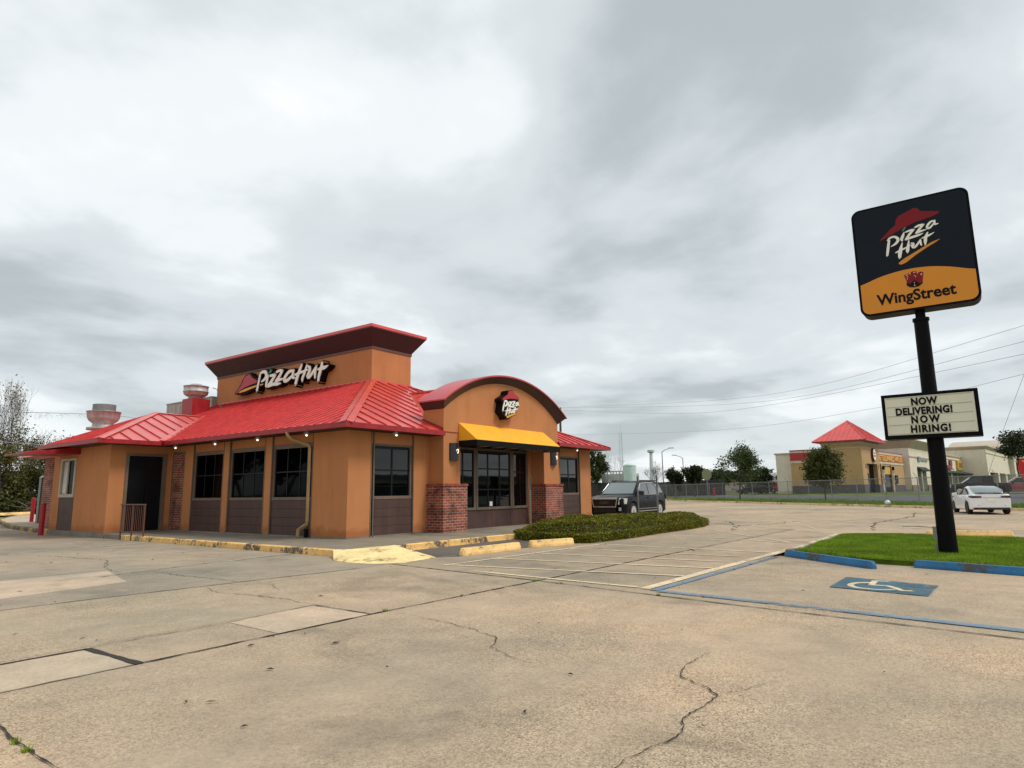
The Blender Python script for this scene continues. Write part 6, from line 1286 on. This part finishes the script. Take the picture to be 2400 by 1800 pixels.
SUV['extras']=[('grille_bar',chrome,[([(2.36,-.56,.885),(2.36,.56,.885),(2.33,.60,.96),(2.33,-.60,.96)],(.03,0,.02))]),
 ('grille',M['plastic'],[([(2.345,-.50,.60),(2.345,.50,.60),(2.36,.56,.875),(2.36,-.56,.875)],(.012,0,0))]),('grille_frame',chrome,[([(2.35,-.53,.565),(2.35,.53,.565),(2.355,.50,.60),(2.355,-.50,.60)],(.02,0,0)),([(2.35,.50,.59),(2.35,.53,.57),(2.36,.60,.885),(2.36,.565,.885)],(.02,0,0)),([(2.35,-.50,.59),(2.35,-.53,.57),(2.36,-.60,.885),(2.36,-.565,.885)],(.02,0,0))]),
 ('headlight',hl,[([(2.36,s*.62,.68),(2.10,s*.905,.70),(2.04,s*.915,.93),(2.31,s*.66,.95)],(.028,s*.02,0)) for s in (1,-1)]),
 ('fog_light',M['rim'],[([(2.35,s*.66,.42),(2.32,s*.76,.42),(2.32,s*.76,.56),(2.35,s*.66,.56)],(.025,0,0)) for s in (1,-1)]),
 ('bumper_grille',M['plastic'],[([(2.335,-.55,.36),(2.335,.55,.36),(2.35,.5,.53),(2.35,-.5,.53)],(.02,0,0))]),
 ('taillight',redl,[([(-2.34,s*.70,.86),(-2.2,s*.905,.86),(-2.2,s*.90,1.06),(-2.34,s*.70,1.06)],(-.02,s*.015,0)) for s in (1,-1)]),
 ('sill_trim',M['rim'],[([(1.0,s*.928,.36),(-1.0,s*.928,.36),(-1.0,s*.928,.385),(1.0,s*.928,.385)],(0,s*.012,0)) for s in (1,-1)]+[([(1.0,s*.928,.47),(-1.0,s*.928,.47),(-1.0,s*.928,.485),(1.0,s*.928,.485)],(0,s*.012,0)) for s in (1,-1)]),
 ('door_handle',M['plastic'],[([(x,s*.935,.93),(x-.2,s*.935,.93),(x-.2,s*.935,.965),(x,s*.935,.965)],(0,s*.03,0)) for s in (1,-1) for x in (-.05,-1.05)]),
 ('roof_rail',M['plastic'],[([(.2,s*.66,1.665),(-1.7,s*.66,1.665),(-1.7,s*.70,1.66),(.2,s*.70,1.66)],(0,0,.05)) for s in (1,-1)])]
v=vehicle('parked_suv','black SUV parked beside the restaurant behind the hedge','SUV',SUV,blk,wsg,1.1); v.location=(17.75,.05,0); v.rotation_euler=(0,0,R(181))
for ch in v.children:
    if ch.name.startswith('window'): ch.data.materials[0]=plain('tinted_side_glass',(.03,.036,.038),.06,var=0,spec=.8,coat=.8)
text('GMC',.17,Matrix(((0,0,1,2.38),(1,0,0,0),(0,1,0,.70),(0,0,0,1))),plain('grille_letters',(.14,.10,.08),.4,var=.1),'lettering',next(c for c in v.children if c.name.startswith('grille') and 'bar' not in c.name and 'frame' not in c.name),off=.004,ext=.004,xscale=1.25)
SED=dict(front=2.34,rear=-2.34,w=1.85,zb=.20,wr=.335,axles=(1.46,-1.42),belt=.90,zr=1.44,tumble=.42,gw=.93,
 top=[(-2.34,.985),(-2.24,1.03),(-2.12,1.04),(-1.2,1.0),(.9,.98),(1.5,.86),(2.1,.72),(2.34,.60)],plan=[(-2.34,.855),(-2.2,.92),(-1.9,.96),(-1.4,1),(1.5,1),(2.0,.93),(2.34,.70)],low=[(-2.34,.36),(-2.1,.24),(2.1,.21),(2.34,.28)],
 gx=[(1.05,.93,.92),(.2,1.35,.96),(-.3,1.44,1.0),(-.7,1.43,1.0),(-1.4,1.29,.97),(-2.0,1.06,.86)],
 side_windows=[[(.80,.96),(.15,1.27),(-.30,1.345),(-.30,.96)],[(-.36,.96),(-.36,1.345),(-.75,1.33),(-1.35,1.12),(-1.5,.98)]],
 windshield=(1.0,.96,.12,1.38,.72,.56),rearglass=(-1.95,1.09,-.85,1.415,.62,.55),mirror=(.62,.98),spokes=5,rimm=M['plastic'])
SED['rearprof']=[(-.80,1.405,.56),(-1.1,1.35,.60),(-1.4,1.29,.63),(-1.7,1.18,.64),(-1.95,1.08,.62)]
SED['extras']=[('taillight',smk,[([(-2.345,s*.44,.85),(-2.345,s*.40,.93),(-2.345,s*.79,.955),(-2.345,s*.79,.84)],(-.018,0,0)) for s in (1,-1)]+[([(-2.352,s*.79,.84),(-2.14,s*.905,.86),(-2.10,s*.915,.955),(-2.352,s*.79,.955)],(0,s*.014,0)) for s in (1,-1)]),
 ('license_plate',M['sgn_white'],[([(-2.355,-.19,.69),(-2.355,.19,.69),(-2.345,.19,.82),(-2.345,-.19,.82)],(-.012,0,0))]),
 ('spoiler',M['plastic'],[([(-2.22,-.70,1.045),(-2.30,-.55,1.06),(-2.32,0,1.065),(-2.30,.55,1.06),(-2.22,.70,1.045),(-2.20,0,1.05)],(0,0,.02))]),
 ('bumper_diffuser',M['plastic'],[([(-2.35,-.62,.26),(-2.35,.62,.26),(-2.33,.70,.36),(-2.33,-.70,.36)],(-.02,0,0))]),
 ('reflector',M['plastic'],[([(-2.34,s*.55,.45),(-2.28,s*.78,.45),(-2.28,s*.78,.475),(-2.34,s*.55,.475)],(-.012,0,0)) for s in (1,-1)]),
 ('trunk_gap',M['plastic'],[([(-2.352,-.44,.845),(-2.352,.44,.845),(-2.35,.44,.855),(-2.35,-.44,.855)],(-.006,0,0))]),
 ('headlight',hl,[([(2.22,s*.50,.62),(2.05,s*.80,.66),(1.98,s*.82,.72),(2.15,s*.52,.70)],(.03,s*.01,.012)) for s in (1,-1)])]
v=vehicle('parked_sedan','white sedan seen from behind at the far kerb, right of the sign pole','car',SED,wht,drk); v.location=(29.45,-14.05,0); v.rotation_euler=(0,0,R(13.5)); v.scale=(.95,.95,.95)
for ch in v.children:
    if ch.name.startswith('rear_window'): ch.data.materials[0]=wsg
v=vehicle('parked_sedan','dark sedan parked left of the beige block, behind the verge tree','car',SED,blk,drk); v.location=(82,12.3,.62); v.rotation_euler=(0,0,R(130))
rp=plain('red_car_paint',(.30,.012,.014),.25,var=.03,coat=.7)
v=vehicle('parked_suv','red SUV at the corner of the beige block','SUV',SUV,rp,drk); v.location=(86.2,11.2,.66); v.rotation_euler=(0,0,R(60))
PUK=dict(SUV); PUK['gx']=[(1.0,1.10,.96),(.35,1.72,.97),(-.8,1.76,1),(-1.05,1.72,.98),(-1.15,1.10,.97)]; PUK['side_windows']=SUV['side_windows'][:1]; PUK['rearglass']=(-1.17,1.18,-1.12,1.62,.66,.60); PUK['chrome']=None; PUK['extras']=SUV['extras'][:4]
v=vehicle('pickup_truck','dark pickup truck behind the white sedan','pickup truck',PUK,plain('dark_truck_paint',(.02,.017,.018),.4,var=.02,spec=.2),drk,.98); v.location=(58.2,-13.6,.55); v.rotation_euler=(0,0,R(100))
v=vehicle('parked_suv','dark red SUV at the right edge, left of the roadside sign','SUV',SUV,rp,drk,.92); v.location=(61.8,-16.8,.60); v.rotation_euler=(0,0,R(95))
# litter by the fence
mb=MB().lathe([(.01,0),(.16,.04),(.20,.18),(.10,.30),(.01,.33)],(40.9,-8.6,.15),9); tag(mb.build('litter_bag',M['white_metal']),'crumpled white bag in the grass under the fence','litter')
# ================================================================ unseen objects set behind the viewer for the windows to mirror
b=thing('facing_shop','shop with a red and white fascia across the street, mirrored in the side windows','shop',(-70,60,0),R(-8),local=True)
MB().box((-8,-22,0),(0,14,4.2)).build('wall',M['beige_trim'],b); MB().box((-.02,-22.2,4.2),(.3,14.2,5.0)).build('fascia',M['sgn_white'],b); MB().box((-.02,-22.2,5.0),(.35,14.2,5.6)).box((.301,-22.2,4.45),(.34,14.2,4.75)).build('red_stripe',M['sgn_red'],b); MB().box((.01,-18,.4),(.05,10,3)).build('shopfront',M['glass'],b)
b=thing('facing_store','low dull store across the road, mirrored in the front windows','shop',(78,-62,0),R(4),local=True)
MB().box((-40,-8,0),(40,0,3.6)).build('wall',M['beige_trim'],b); MB().box((-40.3,-8.3,3.6),(40.3,.4,4.3)).build('parapet',plain('grey_parapet',(.16,.16,.17),.8),b); MB().box((-30,.01,.3),(30,.06,2.9)).build('shopfront',M['glass'],b)
for i,(x,y,h,c_) in enumerate(((-34,52,10,6),(-38,62,11,6.5),(-42,74,12,7),(-46,86,12,7),(-50,100,13,8),(-52,30,8,5))): tree(('broad dark tree beyond the road, mirrored in glass','tall dark tree beyond the road, mirrored in glass')[i%2],x,y,-.03,h,c_,80+i,'leaf_dark',5200,.42,.2,.07,3,.6,gap=.8,group='trees added to darken the windows')  # unseen tree mass added so the side windows reflect dark instead of sky
# ---------------------------------------------------------------- tidy
for o in bpy.data.objects:
    if '_local' in o: del o['_local']
